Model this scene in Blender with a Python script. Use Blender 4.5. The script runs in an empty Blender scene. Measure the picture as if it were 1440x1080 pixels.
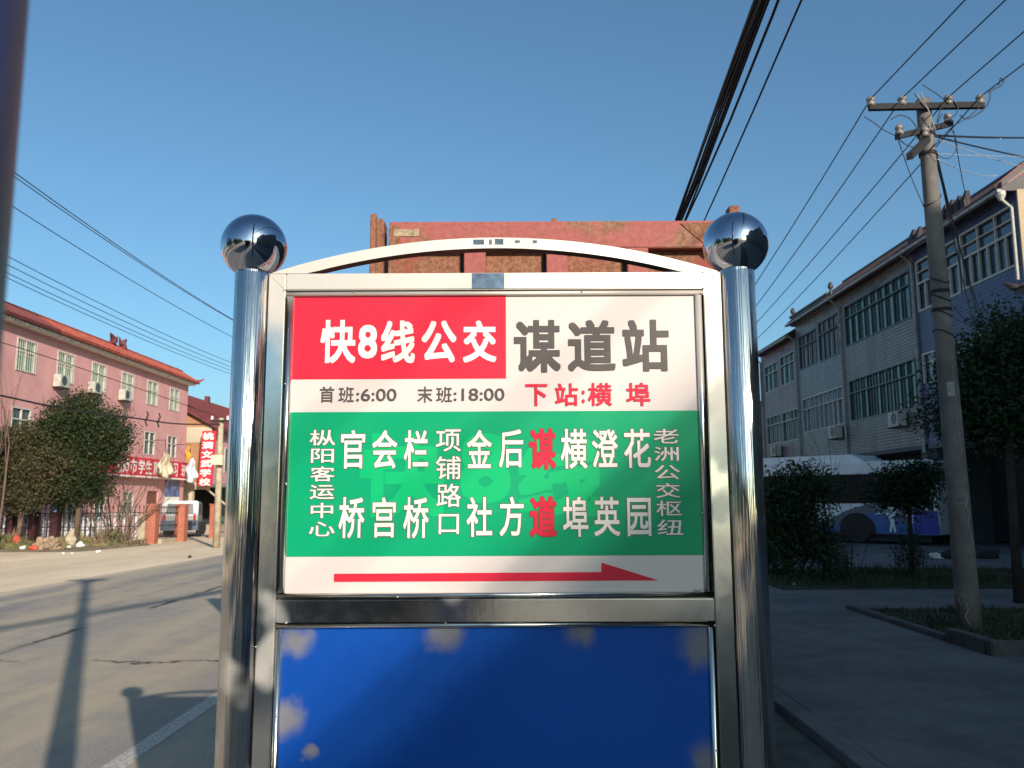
import bpy, bmesh, math, random
from mathutils import Vector, Matrix, noise
from math import radians, sin, cos, tan, pi, atan2, sqrt
random.seed(7)
S = bpy.context.scene
COL = S.collection

# ------------------------------------------------------------------ camera
PITCH, ROLL, FPX, CAMH = radians(7.86), radians(0.25), 1180.0, 1.5
cd = bpy.data.cameras.new('camera'); cam = bpy.data.objects.new('camera', cd); COL.objects.link(cam)
cam.location = (0, 0, CAMH)
cd.sensor_width = 36; cd.lens = FPX / 1440 * 36
cam.matrix_world = Matrix.Translation((0, 0, CAMH)) @ Matrix.Rotation(radians(90) + PITCH, 4, 'X') @ Matrix.Rotation(-ROLL, 4, 'Z')
cd.clip_start = 0.02; cd.clip_end = 3000
cd.dof.use_dof = True; cd.dof.focus_distance = 2.3; cd.dof.aperture_fstop = 11
S.camera = cam

# ------------------------------------------------------------------ sky, sun, exposure
SUN_AZ = atan2(2.34, -4.79)           # clockwise from +Y
SUN_EL = radians(21.8)
w = bpy.data.worlds.new('World'); S.world = w; w.use_nodes = True
nt = w.node_tree; nt.nodes.clear()
sky = nt.nodes.new('ShaderNodeTexSky'); sky.sky_type = 'NISHITA'; sky.sun_disc = False
sky.sun_elevation = SUN_EL; sky.sun_rotation = SUN_AZ
sky.air_density = 1.0; sky.dust_density = 2.0; sky.ozone_density = 3.2; sky.altitude = 0
tint = nt.nodes.new('ShaderNodeMix'); tint.data_type = 'RGBA'; tint.blend_type = 'MULTIPLY'; tint.inputs[0].default_value = 1; tint.inputs[7].default_value = (0.83, 1.08, 1.08, 1)
bg = nt.nodes.new('ShaderNodeBackground'); bg.inputs[1].default_value = 0.116
out = nt.nodes.new('ShaderNodeOutputWorld')
nt.links.new(sky.outputs[0], tint.inputs[6]); nt.links.new(tint.outputs[2], bg.inputs[0]); nt.links.new(bg.outputs[0], out.inputs[0])
ld = bpy.data.lights.new('sun', 'SUN'); ld.energy = 5.0; ld.angle = radians(0.55); ld.color = (1.0, 0.87, 0.73)
sun = bpy.data.objects.new('sun', ld); COL.objects.link(sun)
sd = Vector((sin(SUN_AZ) * cos(SUN_EL), cos(SUN_AZ) * cos(SUN_EL), sin(SUN_EL)))
sun.rotation_euler = sd.to_track_quat('Z', 'Y').to_euler(); sun.location = sd * 60
S.view_settings.view_transform = 'Standard'; S.view_settings.look = 'None'
S.view_settings.gamma = 1; S.view_settings.use_curve_mapping = False
S.view_settings.exposure = 0.30
S.render.engine = 'CYCLES'
S.cycles.max_bounces = 6; S.cycles.glossy_bounces = 4; S.cycles.diffuse_bounces = 3

# ------------------------------------------------------------------ measuring helpers (photo pixel -> point on a known plane)
def _ray(px, py):
    x = (px - 720) / FPX; y = -(py - 540) / FPX
    x, y = x * cos(ROLL) + y * sin(ROLL), -x * sin(ROLL) + y * cos(ROLL)
    return Vector((x, cos(PITCH) - y * sin(PITCH), sin(PITCH) + y * cos(PITCH)))
def onY(px, py, Y): a = _ray(px, py); return Vector((0, 0, CAMH)) + a * (Y / a.y)
def onX(px, py, X): a = _ray(px, py); return Vector((0, 0, CAMH)) + a * (X / a.x)
def onZ(px, py, Z=0): a = _ray(px, py); return Vector((0, 0, CAMH)) + a * ((Z - CAMH) / a.z)

# ------------------------------------------------------------------ materials
def srgb(r, g, b):
    f = lambda c: (c / 255 / 12.92) if c / 255 <= 0.04045 else ((c / 255 + 0.055) / 1.055) ** 2.4
    return (f(r), f(g), f(b), 1)
class NT:
    def __init__(s, name):
        s.m = bpy.data.materials.new(name); s.m.use_nodes = True; s.t = s.m.node_tree; s.t.nodes.clear()
        s.o = s.t.nodes.new('ShaderNodeOutputMaterial'); s.b = s.t.nodes.new('ShaderNodeBsdfPrincipled')
        s.t.links.new(s.b.outputs[0], s.o.inputs[0])
        s.tc = s.t.nodes.new('ShaderNodeTexCoord')
    def n(s, ty, **k):
        x = s.t.nodes.new(ty)
        for a, v in k.items(): setattr(x, a, v)
        return x
    def set(s, sock, v):
        if hasattr(v, 'is_output') or isinstance(v, bpy.types.NodeSocket): s.t.links.new(v, sock)
        else:
            if isinstance(v, (tuple, list)) and len(v) == 3 and sock.type == 'RGBA': v = (*v, 1)
            sock.default_value = v
    def math(s, op, a, b=0.0, c=None, clamp=False):
        x = s.n('ShaderNodeMath', operation=op); x.use_clamp = clamp
        s.set(x.inputs[0], a); s.set(x.inputs[1], b)
        if c is not None: s.set(x.inputs[2], c)
        return x.outputs[0]
    def co(s, scale=(1, 1, 1), loc=(0, 0, 0), rot=(0, 0, 0)):
        mp = s.n('ShaderNodeMapping'); s.t.links.new(s.tc.outputs['Object'], mp.inputs[0])
        mp.inputs['Scale'].default_value = scale; mp.inputs['Location'].default_value = loc; mp.inputs['Rotation'].default_value = rot
        return mp.outputs[0]
    def noise(s, scale, detail=4, rough=0.55, vec=None, dist=0):
        x = s.n('ShaderNodeTexNoise'); s.t.links.new(vec or s.tc.outputs['Object'], x.inputs['Vector'])
        x.inputs['Scale'].default_value = scale; x.inputs['Detail'].default_value = detail
        x.inputs['Roughness'].default_value = rough; x.inputs['Distortion'].default_value = dist
        return x.outputs[0]
    def ramp(s, fac, lo, hi, a=0.0, b=1.0):
        x = s.n('ShaderNodeMapRange', interpolation_type='SMOOTHSTEP'); s.set(x.inputs[0], fac)
        x.inputs[1].default_value = lo; x.inputs[2].default_value = hi; x.inputs[3].default_value = a; x.inputs[4].default_value = b
        return x.outputs[0]
    def mix(s, fac, a, b, mode='MIX'):
        x = s.n('ShaderNodeMix', data_type='RGBA', blend_type=mode); s.set(x.inputs[0], fac)
        s.set(x.inputs[6], a); s.set(x.inputs[7], b); return x.outputs[2]
    def bump(s, h, strength=0.3, dist=0.01):
        x = s.n('ShaderNodeBump'); x.inputs['Strength'].default_value = strength; x.inputs['Distance'].default_value = dist
        s.set(x.inputs['Height'], h); s.t.links.new(x.outputs[0], s.b.inputs['Normal'])
    def fin(s, color=None, rough=None, metal=None, spec=None):
        if color is not None: s.set(s.b.inputs['Base Color'], color)
        if rough is not None: s.set(s.b.inputs['Roughness'], rough)
        if metal is not None: s.set(s.b.inputs['Metallic'], metal)
        if spec is not None: s.set(s.b.inputs['Specular IOR Level'], spec)
        return s.m
def plain(name, c, rough=0.6, metal=0.0, var=0.25, scale=6, bump=0.0, dark=None):
    k = NT(name); n1 = k.noise(scale, 6, 0.65)
    d = dark or tuple(x * (1 - var) for x in c[:3])
    h = tuple(min(1, x * (1 + var * 0.6)) for x in c[:3])
    col = k.mix(k.ramp(n1, 0.3, 0.7), (*d, 1), (*h, 1))
    if bump: k.bump(k.noise(scale * 8, 4), bump, 0.01)
    return k.fin(col, rough, metal)
M = {}
# stainless steel: polished mirror with hazy patches of protective film residue
def steel(name, film, tint=(0.74, 0.70, 0.64), rough=0.10, seed=0.0, sc=5.0, top=None, streak=0.0):
    """film: share of soft hazy patches; top: height above which milky film colour also stands in for the bright sky reflection"""
    k = NT(name)
    fine = k.noise(90, 3, 0.6, k.co((1, 1, 0.12)))
    bl = k.noise(sc, 2, 0.45, k.co(loc=(seed, seed * 2, seed)))
    patch = k.math('MULTIPLY', k.ramp(bl, 0.66 - film * 0.16, 0.80 - film * 0.14), 0.75)
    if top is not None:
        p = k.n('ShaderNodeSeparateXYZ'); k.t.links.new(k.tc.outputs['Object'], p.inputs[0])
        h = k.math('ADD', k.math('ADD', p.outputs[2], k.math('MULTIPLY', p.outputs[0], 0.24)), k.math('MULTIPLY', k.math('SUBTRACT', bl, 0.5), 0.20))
        patch = k.math('MAXIMUM', patch, k.ramp(h, top - 0.05, top + 0.05))  # pale upper zone paints in the bright sky mirrored by the steel
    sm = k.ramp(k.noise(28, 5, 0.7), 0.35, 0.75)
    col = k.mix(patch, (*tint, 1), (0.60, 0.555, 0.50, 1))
    col = k.mix(k.math('MULTIPLY', sm, 0.12), col, (0.28, 0.29, 0.30, 1))
    r = k.math('ADD', k.math('MULTIPLY', patch, 0.26), k.math('ADD', rough, k.math('MULTIPLY', sm, 0.05)))
    if streak: k.bump(k.math('ADD', k.noise(42, 4, 0.6, k.co((1, 1, 0.012))), k.math('MULTIPLY', fine, 0.05)), streak, 0.012)
    else: k.bump(k.math('ADD', fine, k.math('MULTIPLY', k.noise(9, 3), 2.5)), 0.05, 0.0016)
    return k.fin(col, r, k.math('SUBTRACT', 1.0, k.math('MULTIPLY', patch, 0.62)))
M['steel_tube'] = steel('steel_tube', 0.0, (0.72, 0.69, 0.65), rough=0.08, streak=0.6)
M['steel_dark_reflection'] = steel('steel_dark_reflection', 0.0, (0.16, 0.17, 0.18), rough=0.15)  # dark tint paints in the dark reflection under the arch
M['steel_ball'] = steel('steel_ball', -2.5, (0.50, 0.53, 0.62), 0.035)
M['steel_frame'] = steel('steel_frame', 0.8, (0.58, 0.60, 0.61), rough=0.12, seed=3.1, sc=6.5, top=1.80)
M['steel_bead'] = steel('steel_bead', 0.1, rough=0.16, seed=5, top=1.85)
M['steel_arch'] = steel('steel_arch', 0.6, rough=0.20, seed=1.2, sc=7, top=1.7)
M['rivet'] = plain('rivet', (0.75, 0.75, 0.72), 0.25, 1.0, 0.1)
M['seam'] = plain('seam', (0.02, 0.02, 0.02), 0.5)
# sign prints
def print_mat(name, c, rough=0.33):
    k = NT(name); n1 = k.noise(3, 4); sc = k.ramp(k.noise(60, 2, 0.5, k.co((1, 1, 6))), 0.70, 0.78)
    col = k.mix(k.ramp(n1, 0.3, 0.7), tuple(x * 0.95 for x in c[:3]) + (1,), c)
    col = k.mix(k.math('MULTIPLY', sc, 0.10), col, (0.9, 0.88, 0.85, 1))
    return k.fin(col, k.ramp(k.noise(14, 5), 0.3, 0.7, rough - 0.03, rough + 0.12), 0, 0.16)
M['white_print'] = print_mat('white_print', (0.61, 0.545, 0.525, 1))
M['red_print'] = print_mat('red_print', (0.62, 0.022, 0.05, 1))
M['green_print'] = print_mat('green_print', (0.002, 0.30, 0.135, 1))
M['pale_green_print'] = print_mat('pale_green_print', (0.004, 0.40, 0.145, 1))
M['letter_white'] = print_mat('letter_white', (0.76, 0.70, 0.66, 1))
M['letter_outline'] = print_mat('letter_outline', (0.10, 0.12, 0.08, 1))
M['letter_outline_red'] = print_mat('letter_outline_red', (0.16, 0.07, 0.04, 1))
M['letter_grey'] = print_mat('letter_grey', (0.085, 0.075, 0.072, 1))
M['letter_red'] = print_mat('letter_red', (0.58, 0.02, 0.05, 1))
k = NT('blue_panel')           # glossy blue board with grey glue residue blotches where the film was taped
pos = k.n('ShaderNodeSeparateXYZ'); k.t.links.new(k.tc.outputs['Object'], pos.inputs[0])
blot = None
jx = k.math('MULTIPLY', k.math('SUBTRACT', k.noise(22, 2), 0.5), 0.05)
for (bx, bz, br) in ((-0.525, 1.165, .040), (-0.165, 1.180, .046), (0.165, 1.183, .040), (0.46, 1.150, .06), (-0.545, 0.985, .045), (-0.485, 0.905, .018), (0.465, 0.88, .05)):
    dx = k.math('SUBTRACT', k.math('ADD', pos.outputs[0], jx), bx); dz = k.math('SUBTRACT', k.math('ADD', pos.outputs[2], jx), bz)
    d = k.math('SQRT', k.math('ADD', k.math('MULTIPLY', dx, dx), k.math('MULTIPLY', dz, dz)))
    v = k.ramp(d, br * 0.3, br * 1.35, 1.0, 0.0)
    blot = v if blot is None else k.math('MAXIMUM', blot, v)
col = k.mix(k.ramp(k.noise(2.2, 3), 0.3, 0.7), (0.003, 0.052, 0.29, 1), (0.004, 0.070, 0.36, 1))
col = k.mix(k.math('MULTIPLY', blot, 0.8), col, (0.19, 0.185, 0.165, 1))
M['blue_panel'] = k.fin(col, k.ramp(k.noise(30, 5), 0.3, 0.7, 0.36, 0.48), 0, 0.14)

# asphalt road
k = NT('asphalt'); P = k.n('ShaderNodeSeparateXYZ'); k.t.links.new(k.tc.outputs['Object'], P.inputs[0])
gr = k.noise(75, 5, 0.85); mid = k.noise(2.5, 6, 0.65); str_ = k.noise(1.1, 5, 0.6, k.co((1, 0.10, 1)))
col = k.mix(k.ramp(gr, 0.36, 0.64), (0.165, 0.156, 0.145, 1), (0.36, 0.338, 0.305, 1))
far = k.ramp(k.math('ADD', P.outputs[0], k.math('MULTIPLY', mid, 0.8)), -5.6, -4.9, 1, 0)
col = k.mix(k.math('MULTIPLY', far, 0.7), col, (0.175, 0.17, 0.18, 1))
dust = k.ramp(k.math('ADD', str_, k.math('MULTIPLY', mid, 0.35)), 0.52, 0.82)
col = k.mix(k.math('MULTIPLY', dust, 0.75), col, (0.44, 0.37, 0.26, 1))
edge = k.ramp(k.math('ADD', P.outputs[0], k.math('MULTIPLY', mid, 0.9)), -8.0, -7.4, 1, 0)
col = k.mix(k.math('MULTIPLY', edge, 0.7), col, (0.62, 0.50, 0.35, 1))
# cracks: one running across the carriageway, one along it, and thin joins
wob = k.math('MULTIPLY', k.math('SUBTRACT', k.noise(1.6, 8, 0.7), 0.5), 0.9)
c1 = k.math('ABSOLUTE', k.math('ADD', k.math('SUBTRACT', P.outputs[1], 8.15), k.math('ADD', wob, k.math('MULTIPLY', P.outputs[0], 0.02))))
m1 = k.math('MULTIPLY', k.ramp(c1, 0.012, 0.045, 1, 0), k.ramp(k.noise(0.9, 3), 0.38, 0.5))
c2 = k.math('ABSOLUTE', k.math('ADD', k.math('ADD', P.outputs[0], 5.15), k.math('MULTIPLY', wob, 0.45)))
m2 = k.math('MULTIPLY', k.ramp(c2, 0.02, 0.07, 1, 0), k.ramp(k.noise(0.6, 3, vec=k.co(loc=(5, 3, 0))), 0.42, 0.56))
cr = k.math('MAXIMUM', m1, m2)
col = k.mix(k.math('MULTIPLY', cr, 0.85), col, (0.03, 0.027, 0.025, 1))
spots = k.ramp(k.noise(5.5, 2, 0.4, k.co((1.6, 0.5, 1))), 0.745, 0.765)
col = k.mix(k.math('MULTIPLY', spots, 0.5), col, (0.42, 0.36, 0.28, 1))
k.bump(k.math('SUBTRACT', gr, cr), 0.55, 0.006)
M['asphalt'] = k.fin(col, 0.85, 0, 0.3)
k = NT('road_paint'); wear = k.ramp(k.noise(38, 6, 0.75), 0.36, 0.56)
col = k.mix(wear, (0.24, 0.22, 0.19, 1), (0.50, 0.48, 0.43, 1)); k.bump(k.noise(120, 3, 0.8), 0.4, 0.004)
M['road_paint'] = k.fin(col, 0.75)
k = NT('dirt'); a = k.noise(0.5, 8, 0.65, k.co((1, 0.35, 1))); b = k.noise(14, 6, 0.75)
col = k.mix(k.ramp(a, 0.3, 0.68), (0.58, 0.45, 0.30, 1), (0.78, 0.63, 0.44, 1))
col = k.mix(k.math('MULTIPLY', k.ramp(b, 0.52, 0.72), 0.35), col, (0.20, 0.15, 0.095, 1))
k.bump(b, 0.6, 0.03); M['dirt'] = k.fin(col, 0.95)
k = NT('concrete_pavement'); a = k.noise(0.8, 7, 0.75); b = k.noise(45, 5, 0.85)
col = k.mix(k.ramp(a, 0.38, 0.62), (0.080, 0.080, 0.088, 1), (0.14, 0.136, 0.14, 1))
col = k.mix(k.math('MULTIPLY', k.ramp(b, 0.4, 0.7), 0.35), col, (0.05, 0.05, 0.055, 1))
k.bump(b, 0.5, 0.006); M['concrete_pavement'] = k.fin(col, 0.9)
M['kerb_stone'] = plain('kerb_stone', (0.07, 0.07, 0.068), 0.85, 0, 0.4, 5, 0.4)
M['old_asphalt'] = plain('old_asphalt', (0.055, 0.058, 0.052), 0.95, 0, 0.45, 6, 0.6)
M['soil'] = plain('soil', (0.035, 0.04, 0.022), 0.95, 0, 0.5, 4, 0.8)
M['weed_soil'] = plain('weed_soil', (0.24, 0.18, 0.10), 0.95, 0, 0.5, 3, 0.8)
M['grass'] = plain('grass', (0.035, 0.055, 0.016), 0.7, 0, 0.5, 3)
M['weed'] = plain('weed', (0.21, 0.17, 0.075), 0.8, 0, 0.5, 2, dark=(0.07, 0.085, 0.025))
M['straw'] = plain('straw', (0.30, 0.21, 0.14), 0.85, 0, 0.35, 5)
def leafmat(name, c, c2):
    k = NT(name); oi = k.noise(2.3, 5, 0.7); f = k.noise(14, 2, 0.6)
    col = k.mix(k.ramp(oi, 0.35, 0.65), (*c, 1), (*c2, 1)); col = k.mix(k.ramp(f, 0.35, 0.7, 0, 0.6), col, (*[x * 1.7 for x in c2], 1))
    return k.fin(col, 0.62, 0, 0.22)
M['leaf_camphor'] = leafmat('leaf_camphor', (0.010, 0.020, 0.008), (0.030, 0.040, 0.014))
M['leaf_olive'] = leafmat('leaf_olive', (0.022, 0.024, 0.011), (0.058, 0.052, 0.024))
M['leaf_dark'] = leafmat('leaf_dark', (0.008, 0.020, 0.008), (0.018, 0.040, 0.014))
M['bark'] = plain('bark', (0.11, 0.075, 0.05), 0.9, 0, 0.4, 9, 0.8)
M['bark_dark'] = plain('bark_dark', (0.03, 0.025, 0.02), 0.9, 0, 0.4, 9, 0.8)
M['twig'] = plain('twig', (0.15, 0.10, 0.075), 0.9, 0, 0.3, 9)
# walls
def wallmat(name, c, streak=0.3, rough=0.85):
    k = NT(name); a = k.noise(0.7, 7, 0.65); st = k.noise(2.6, 6, 0.7, k.co((1, 1, 0.10))); g = k.noise(50, 3, 0.7)
    col = k.mix(k.ramp(a, 0.3, 0.7), tuple(x * 0.86 for x in c) + (1,), tuple(min(1, x * 1.08) for x in c) + (1,))
    col = k.mix(k.math('MULTIPLY', k.ramp(st, 0.52, 0.78), streak), col, tuple(x * 0.38 for x in c) + (1,))
    k.bump(g, 0.3, 0.006); return k.fin(col, rough)
def tilemat(name, c, mortar, bw=0.34, bh=0.115, streak=0.8):
    k = NT(name); s = k.n('ShaderNodeSeparateXYZ'); k.t.links.new(k.tc.outputs['Object'], s.inputs[0])
    cb = k.n('ShaderNodeCombineXYZ'); k.set(cb.inputs[0], k.math('ADD', s.outputs[0], s.outputs[1])); k.set(cb.inputs[1], s.outputs[2])
    br = k.n('ShaderNodeTexBrick'); k.t.links.new(cb.outputs[0], br.inputs[0])
    br.inputs['Color1'].default_value = (*[x * 0.82 for x in c], 1); br.inputs['Color2'].default_value = (*[min(1, x * 1.12) for x in c], 1)
    br.inputs['Mortar'].default_value = (*mortar, 1); br.inputs['Scale'].default_value = 1.0
    br.inputs['Mortar Size'].default_value = 0.02; br.inputs['Brick Width'].default_value = bw; br.inputs['Row Height'].default_value = bh
    st = k.noise(1.7, 7, 0.72, k.co((1, 1, 0.16))); a = k.noise(0.6, 6)
    col = k.mix(k.math('MULTIPLY', k.ramp(st, 0.47, 0.64), streak), br.outputs[0], tuple(x * 0.22 for x in c) + (1,))
    col = k.mix(k.math('MULTIPLY', k.ramp(a, 0.45, 0.7), 0.35), col, tuple(x * 0.5 for x in c) + (1,))
    k.bump(br.outputs['Fac'], -0.5, 0.01); return k.fin(col, 0.45)
M['pink_wall'] = wallmat('pink_wall', (0.53, 0.27, 0.262), 0.30)
M['cream_wall'] = wallmat('cream_wall', (0.46, 0.40, 0.30), 0.5)
M['orange_brick'] = tilemat('orange_brick', (0.52, 0.20, 0.075), (0.32, 0.22, 0.14), 0.24, 0.07, 0.25)
M['grey_tile'] = tilemat('grey_tile', (0.20, 0.19, 0.195), (0.03, 0.03, 0.034))
M['pale_tile'] = tilemat('pale_tile', (0.21, 0.22, 0.24), (0.03, 0.032, 0.038))
M['mauve_tile'] = tilemat('mauve_tile', (0.24, 0.14, 0.175), (0.035, 0.026, 0.034))
M['blue_tile'] = tilemat('blue_tile', (0.04, 0.058, 0.19), (0.012, 0.018, 0.06), streak=0.5)
M['gable_plaster'] = wallmat('gable_plaster', (0.42, 0.32, 0.21), 0.4)
M['dull_render'] = wallmat('dull_render', (0.11, 0.108, 0.108), 0.5)
M['dark_inside'] = plain('dark_inside', (0.015, 0.016, 0.02), 0.8)
M['roof_orange'] = plain('roof_orange', (0.27, 0.058, 0.038), 0.6, 0, 0.35, 3)
M['roof_maroon'] = plain('roof_maroon', (0.13, 0.030, 0.030), 0.65, 0, 0.35, 3)
M['roof_dark'] = plain('roof_dark', (0.035, 0.024, 0.028), 0.6, 0, 0.4, 4)
M['trim_white'] = plain('trim_white', (0.74, 0.70, 0.62), 0.6, 0, 0.3, 5)
M['frame_white'] = plain('frame_white', (0.46, 0.45, 0.40), 0.5, 0, 0.15, 5)
M['frame_aluminium'] = plain('frame_aluminium', (0.33, 0.34, 0.36), 0.45, 0.2, 0.2, 5)
M['frame_dark'] = plain('frame_dark', (0.05, 0.06, 0.07), 0.5, 0, 0.2, 5)
def pane(name, c, rough=0.12, var=0.6, curtain=None):
    k = NT(name); oi = k.n('ShaderNodeObjectInfo')
    col = k.mix(oi.outputs['Random'], tuple(x * (1 - var) for x in c) + (1,), tuple(min(1, x * (1 + var)) for x in c) + (1,))
    if curtain:
        wv = k.noise(9, 3, 0.6, k.co((1, 1, 0.08)))
        col = k.mix(k.ramp(wv, 0.35, 0.65), col, (*curtain, 1))
    k.bump(k.noise(1.4, 2), 0.06, 0.03)
    return k.fin(col, rough, 0, 0.5)
M['pane_green'] = pane('pane_green', (0.035, 0.085, 0.075), curtain=(0.05, 0.12, 0.10))
M['pane_pale'] = pane('pane_pale', (0.16, 0.19, 0.22), 0.2, 0.4, (0.22, 0.24, 0.27))
M['pane_blue'] = pane('pane_blue', (0.03, 0.045, 0.075), 0.08)
M['pane_curtain'] = pane('pane_curtain', (0.20, 0.30, 0.20), 0.3, 0.3, (0.10, 0.22, 0.15))
M['pane_dark'] = pane('pane_dark', (0.03, 0.05, 0.055), 0.1)
M['pipe'] = plain('pipe', (0.30, 0.28, 0.26), 0.5, 0, 0.4, 3)
M['ac_white'] = plain('ac_white', (0.42, 0.41, 0.36), 0.5, 0, 0.2, 4)
M['black_metal'] = plain('black_metal', (0.016, 0.016, 0.018), 0.85, 0.0, 0.3, 9)
M['cable'] = plain('cable', (0.012, 0.012, 0.015), 0.6)
M['cable_pale'] = plain('cable_pale', (0.38, 0.36, 0.34), 0.6)
M['porcelain'] = plain('porcelain', (0.22, 0.20, 0.19), 0.25, 0, 0.5, 30)
k = NT('pole_concrete'); a = k.noise(3, 7, 0.7); st = k.noise(7, 5, 0.7, k.co((1, 1, 0.10)))
col = k.mix(k.ramp(a, 0.3, 0.7), (0.10, 0.095, 0.09, 1), (0.19, 0.175, 0.155, 1))
col = k.mix(k.math('MULTIPLY', k.ramp(st, 0.6, 0.68), 0.5), col, (0.40, 0.40, 0.40, 1))
k.bump(k.noise(60, 4, 0.7), 0.4, 0.005); M['pole_concrete'] = k.fin(col, 0.85)
M['paint_drip'] = plain('paint_drip', (0.27, 0.28, 0.29), 0.7, 0, 0.3, 20)
M['near_pole'] = plain('near_pole', (0.07, 0.12, 0.40), 0.45, 0, 0.25, 8)
M['near_pole_band'] = plain('near_pole_band', (0.10, 0.10, 0.15), 0.4)
k = NT('rusty_red_paint'); a = k.noise(1.9, 7, 0.62); b = k.noise(26, 6, 0.8); dr = k.noise(5, 5, 0.7, k.co((1, 1, 0.2)))
red = k.mix(k.ramp(b, 0.3, 0.7), (0.24, 0.055, 0.048, 1), (0.35, 0.095, 0.078, 1))
rust = k.mix(k.ramp(b, 0.35, 0.62), (0.10, 0.038, 0.022, 1), (0.28, 0.13, 0.065, 1))
col = k.mix(k.ramp(k.math('ADD', a, k.math('MULTIPLY', b, 0.25)), 0.70, 0.78), red, rust)
col = k.mix(k.math('MULTIPLY', k.ramp(dr, 0.62, 0.72), 0.5), col, (0.07, 0.03, 0.025, 1))
k.bump(b, 0.4, 0.006); M['rusty_red_paint'] = k.fin(col, 0.7)
k = NT('rust_sheet'); a = k.noise(2.6, 7, 0.7); b = k.noise(38, 6, 0.85)
col = k.mix(k.ramp(b, 0.35, 0.65), (0.13, 0.045, 0.026, 1), (0.33, 0.155, 0.085, 1))
col = k.mix(k.ramp(a, 0.56, 0.66), col, (0.26, 0.065, 0.05, 1)); k.bump(b, 0.7, 0.01); M['rust_sheet'] = k.fin(col, 0.85)
M['reflector'] = plain('reflector', (0.33, 0.24, 0.14), 0.5, 0, 0.5, 30)
M['rubber'] = plain('rubber', (0.02, 0.02, 0.02), 0.8, 0, 0.3, 8)
M['cab_blue'] = plain('cab_blue', (0.03, 0.07, 0.22), 0.3)
M['van_silver'] = plain('van_silver', (0.26, 0.27, 0.27), 0.35, 0.2, 0.15, 2)
M['van_lower'] = plain('van_lower', (0.07, 0.09, 0.13), 0.35, 0.3, 0.2, 2)
M['glass_dark'] = plain('glass_dark', (0.010, 0.013, 0.018), 0.30)
M['bus_glass'] = NT('bus_glass').fin((0.006, 0.009, 0.013, 1), 0.25, 0, 0.12)
M['brick_red'] = tilemat('brick_red', (0.52, 0.085, 0.04), (0.35, 0.15, 0.10), 0.22, 0.07, 0.15)
M['brick_maroon'] = plain('brick_maroon', (0.05, 0.012, 0.014), 0.7, 0, 0.3, 6)
M['pale_concrete'] = plain('pale_concrete', (0.40, 0.34, 0.24), 0.85, 0, 0.3, 6, 0.3)
M['banner_red'] = plain('banner_red', (0.55, 0.015, 0.04), 0.5, 0, 0.15, 3)
M['banner_white'] = plain('banner_white', (0.75, 0.72, 0.68), 0.5, 0, 0.1)
M['cloth_cream'] = plain('cloth_cream', (0.60, 0.52, 0.36), 0.9, 0, 0.2, 8)
M['cloth_white'] = plain('cloth_white', (0.70, 0.70, 0.74), 0.9, 0, 0.15, 8)
M['cloth_orange'] = plain('cloth_orange', (0.72, 0.30, 0.03), 0.9)
M['green_door'] = plain('green_door', (0.03, 0.17, 0.10), 0.6, 0, 0.3, 4)
M['wood_door'] = plain('wood_door', (0.16, 0.05, 0.03), 0.6, 0, 0.3, 4)
M['picket_white'] = plain('picket_white', (0.62, 0.64, 0.68), 0.6, 0, 0.3, 8)
M['litter_white'] = plain('litter_white', (0.70, 0.68, 0.64), 0.6)
M['litter_red'] = plain('litter_red', (0.55, 0.08, 0.05), 0.6)
M['tail_red'] = plain('tail_red', (0.45, 0.02, 0.02), 0.25)
M['bus_white'] = plain('bus_white', (0.62, 0.66, 0.70), 0.3, 0, 0.08, 1.5)
M['bus_blue'] = plain('bus_blue', (0.02, 0.09, 0.30), 0.3, 0, 0.15, 2)
M['bus_slate'] = plain('bus_slate', (0.075, 0.10, 0.135), 0.35, 0, 0.15, 2)
M['bus_deep_blue'] = plain('bus_deep_blue', (0.01, 0.03, 0.30), 0.3, 0, 0.15, 2)
M['stone_red_horn'] = plain('stone_red_horn', (0.42, 0.20, 0.16), 0.6, 0, 0.5, 12)

# ------------------------------------------------------------------ object helpers
def link(name, bm_or_me, mat, parent=None, smooth=False):
    if isinstance(bm_or_me, bmesh.types.BMesh):
        me = bpy.data.meshes.new(name); bm_or_me.to_mesh(me); bm_or_me.free()
    else: me = bm_or_me
    if mat is not None and not me.materials:
        me.materials.append(M[mat] if isinstance(mat, str) else mat)
    if smooth:
        for p in me.polygons: p.use_smooth = True
    o = bpy.data.objects.new(name, me); COL.objects.link(o)
    if parent is not None:
        o.parent = parent
        top = parent
        off = Vector(parent.location)
        while top.parent is not None: top = top.parent; off += Vector(top.location)
        o.location = -off if parent.get('_abs', True) else (0, 0, 0)
        if parent.parent is not None: o.location = (0, 0, 0) if parent.parent is not None else o.location
    return o
def thing(name, label, cat, loc=(0, 0, 0), group=None):
    o = bpy.data.objects.new(name, None); COL.objects.link(o); o.location = loc; o.empty_display_size = 0.3
    o['label'] = label; o['category'] = cat
    if group: o['group'] = group
    return o
def tag(o, label, cat, group=None):
    o['label'] = label; o['category'] = cat
    if group: o['group'] = group
    return o
def struct(o): o['kind'] = 'structure'; return o
def part(name, bm, mat, parent, smooth=False, label=None):
    """mesh given in world coordinates, parented to a thing (or to a part that already sits in its thing)"""
    o = link(name, bm, mat, None, smooth); o.parent = parent
    if parent.type == 'EMPTY' or parent.parent is None:
        o.matrix_parent_inverse = Matrix.Translation(-Vector(parent.location))
    if label: o['label'] = label
    return o
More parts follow.
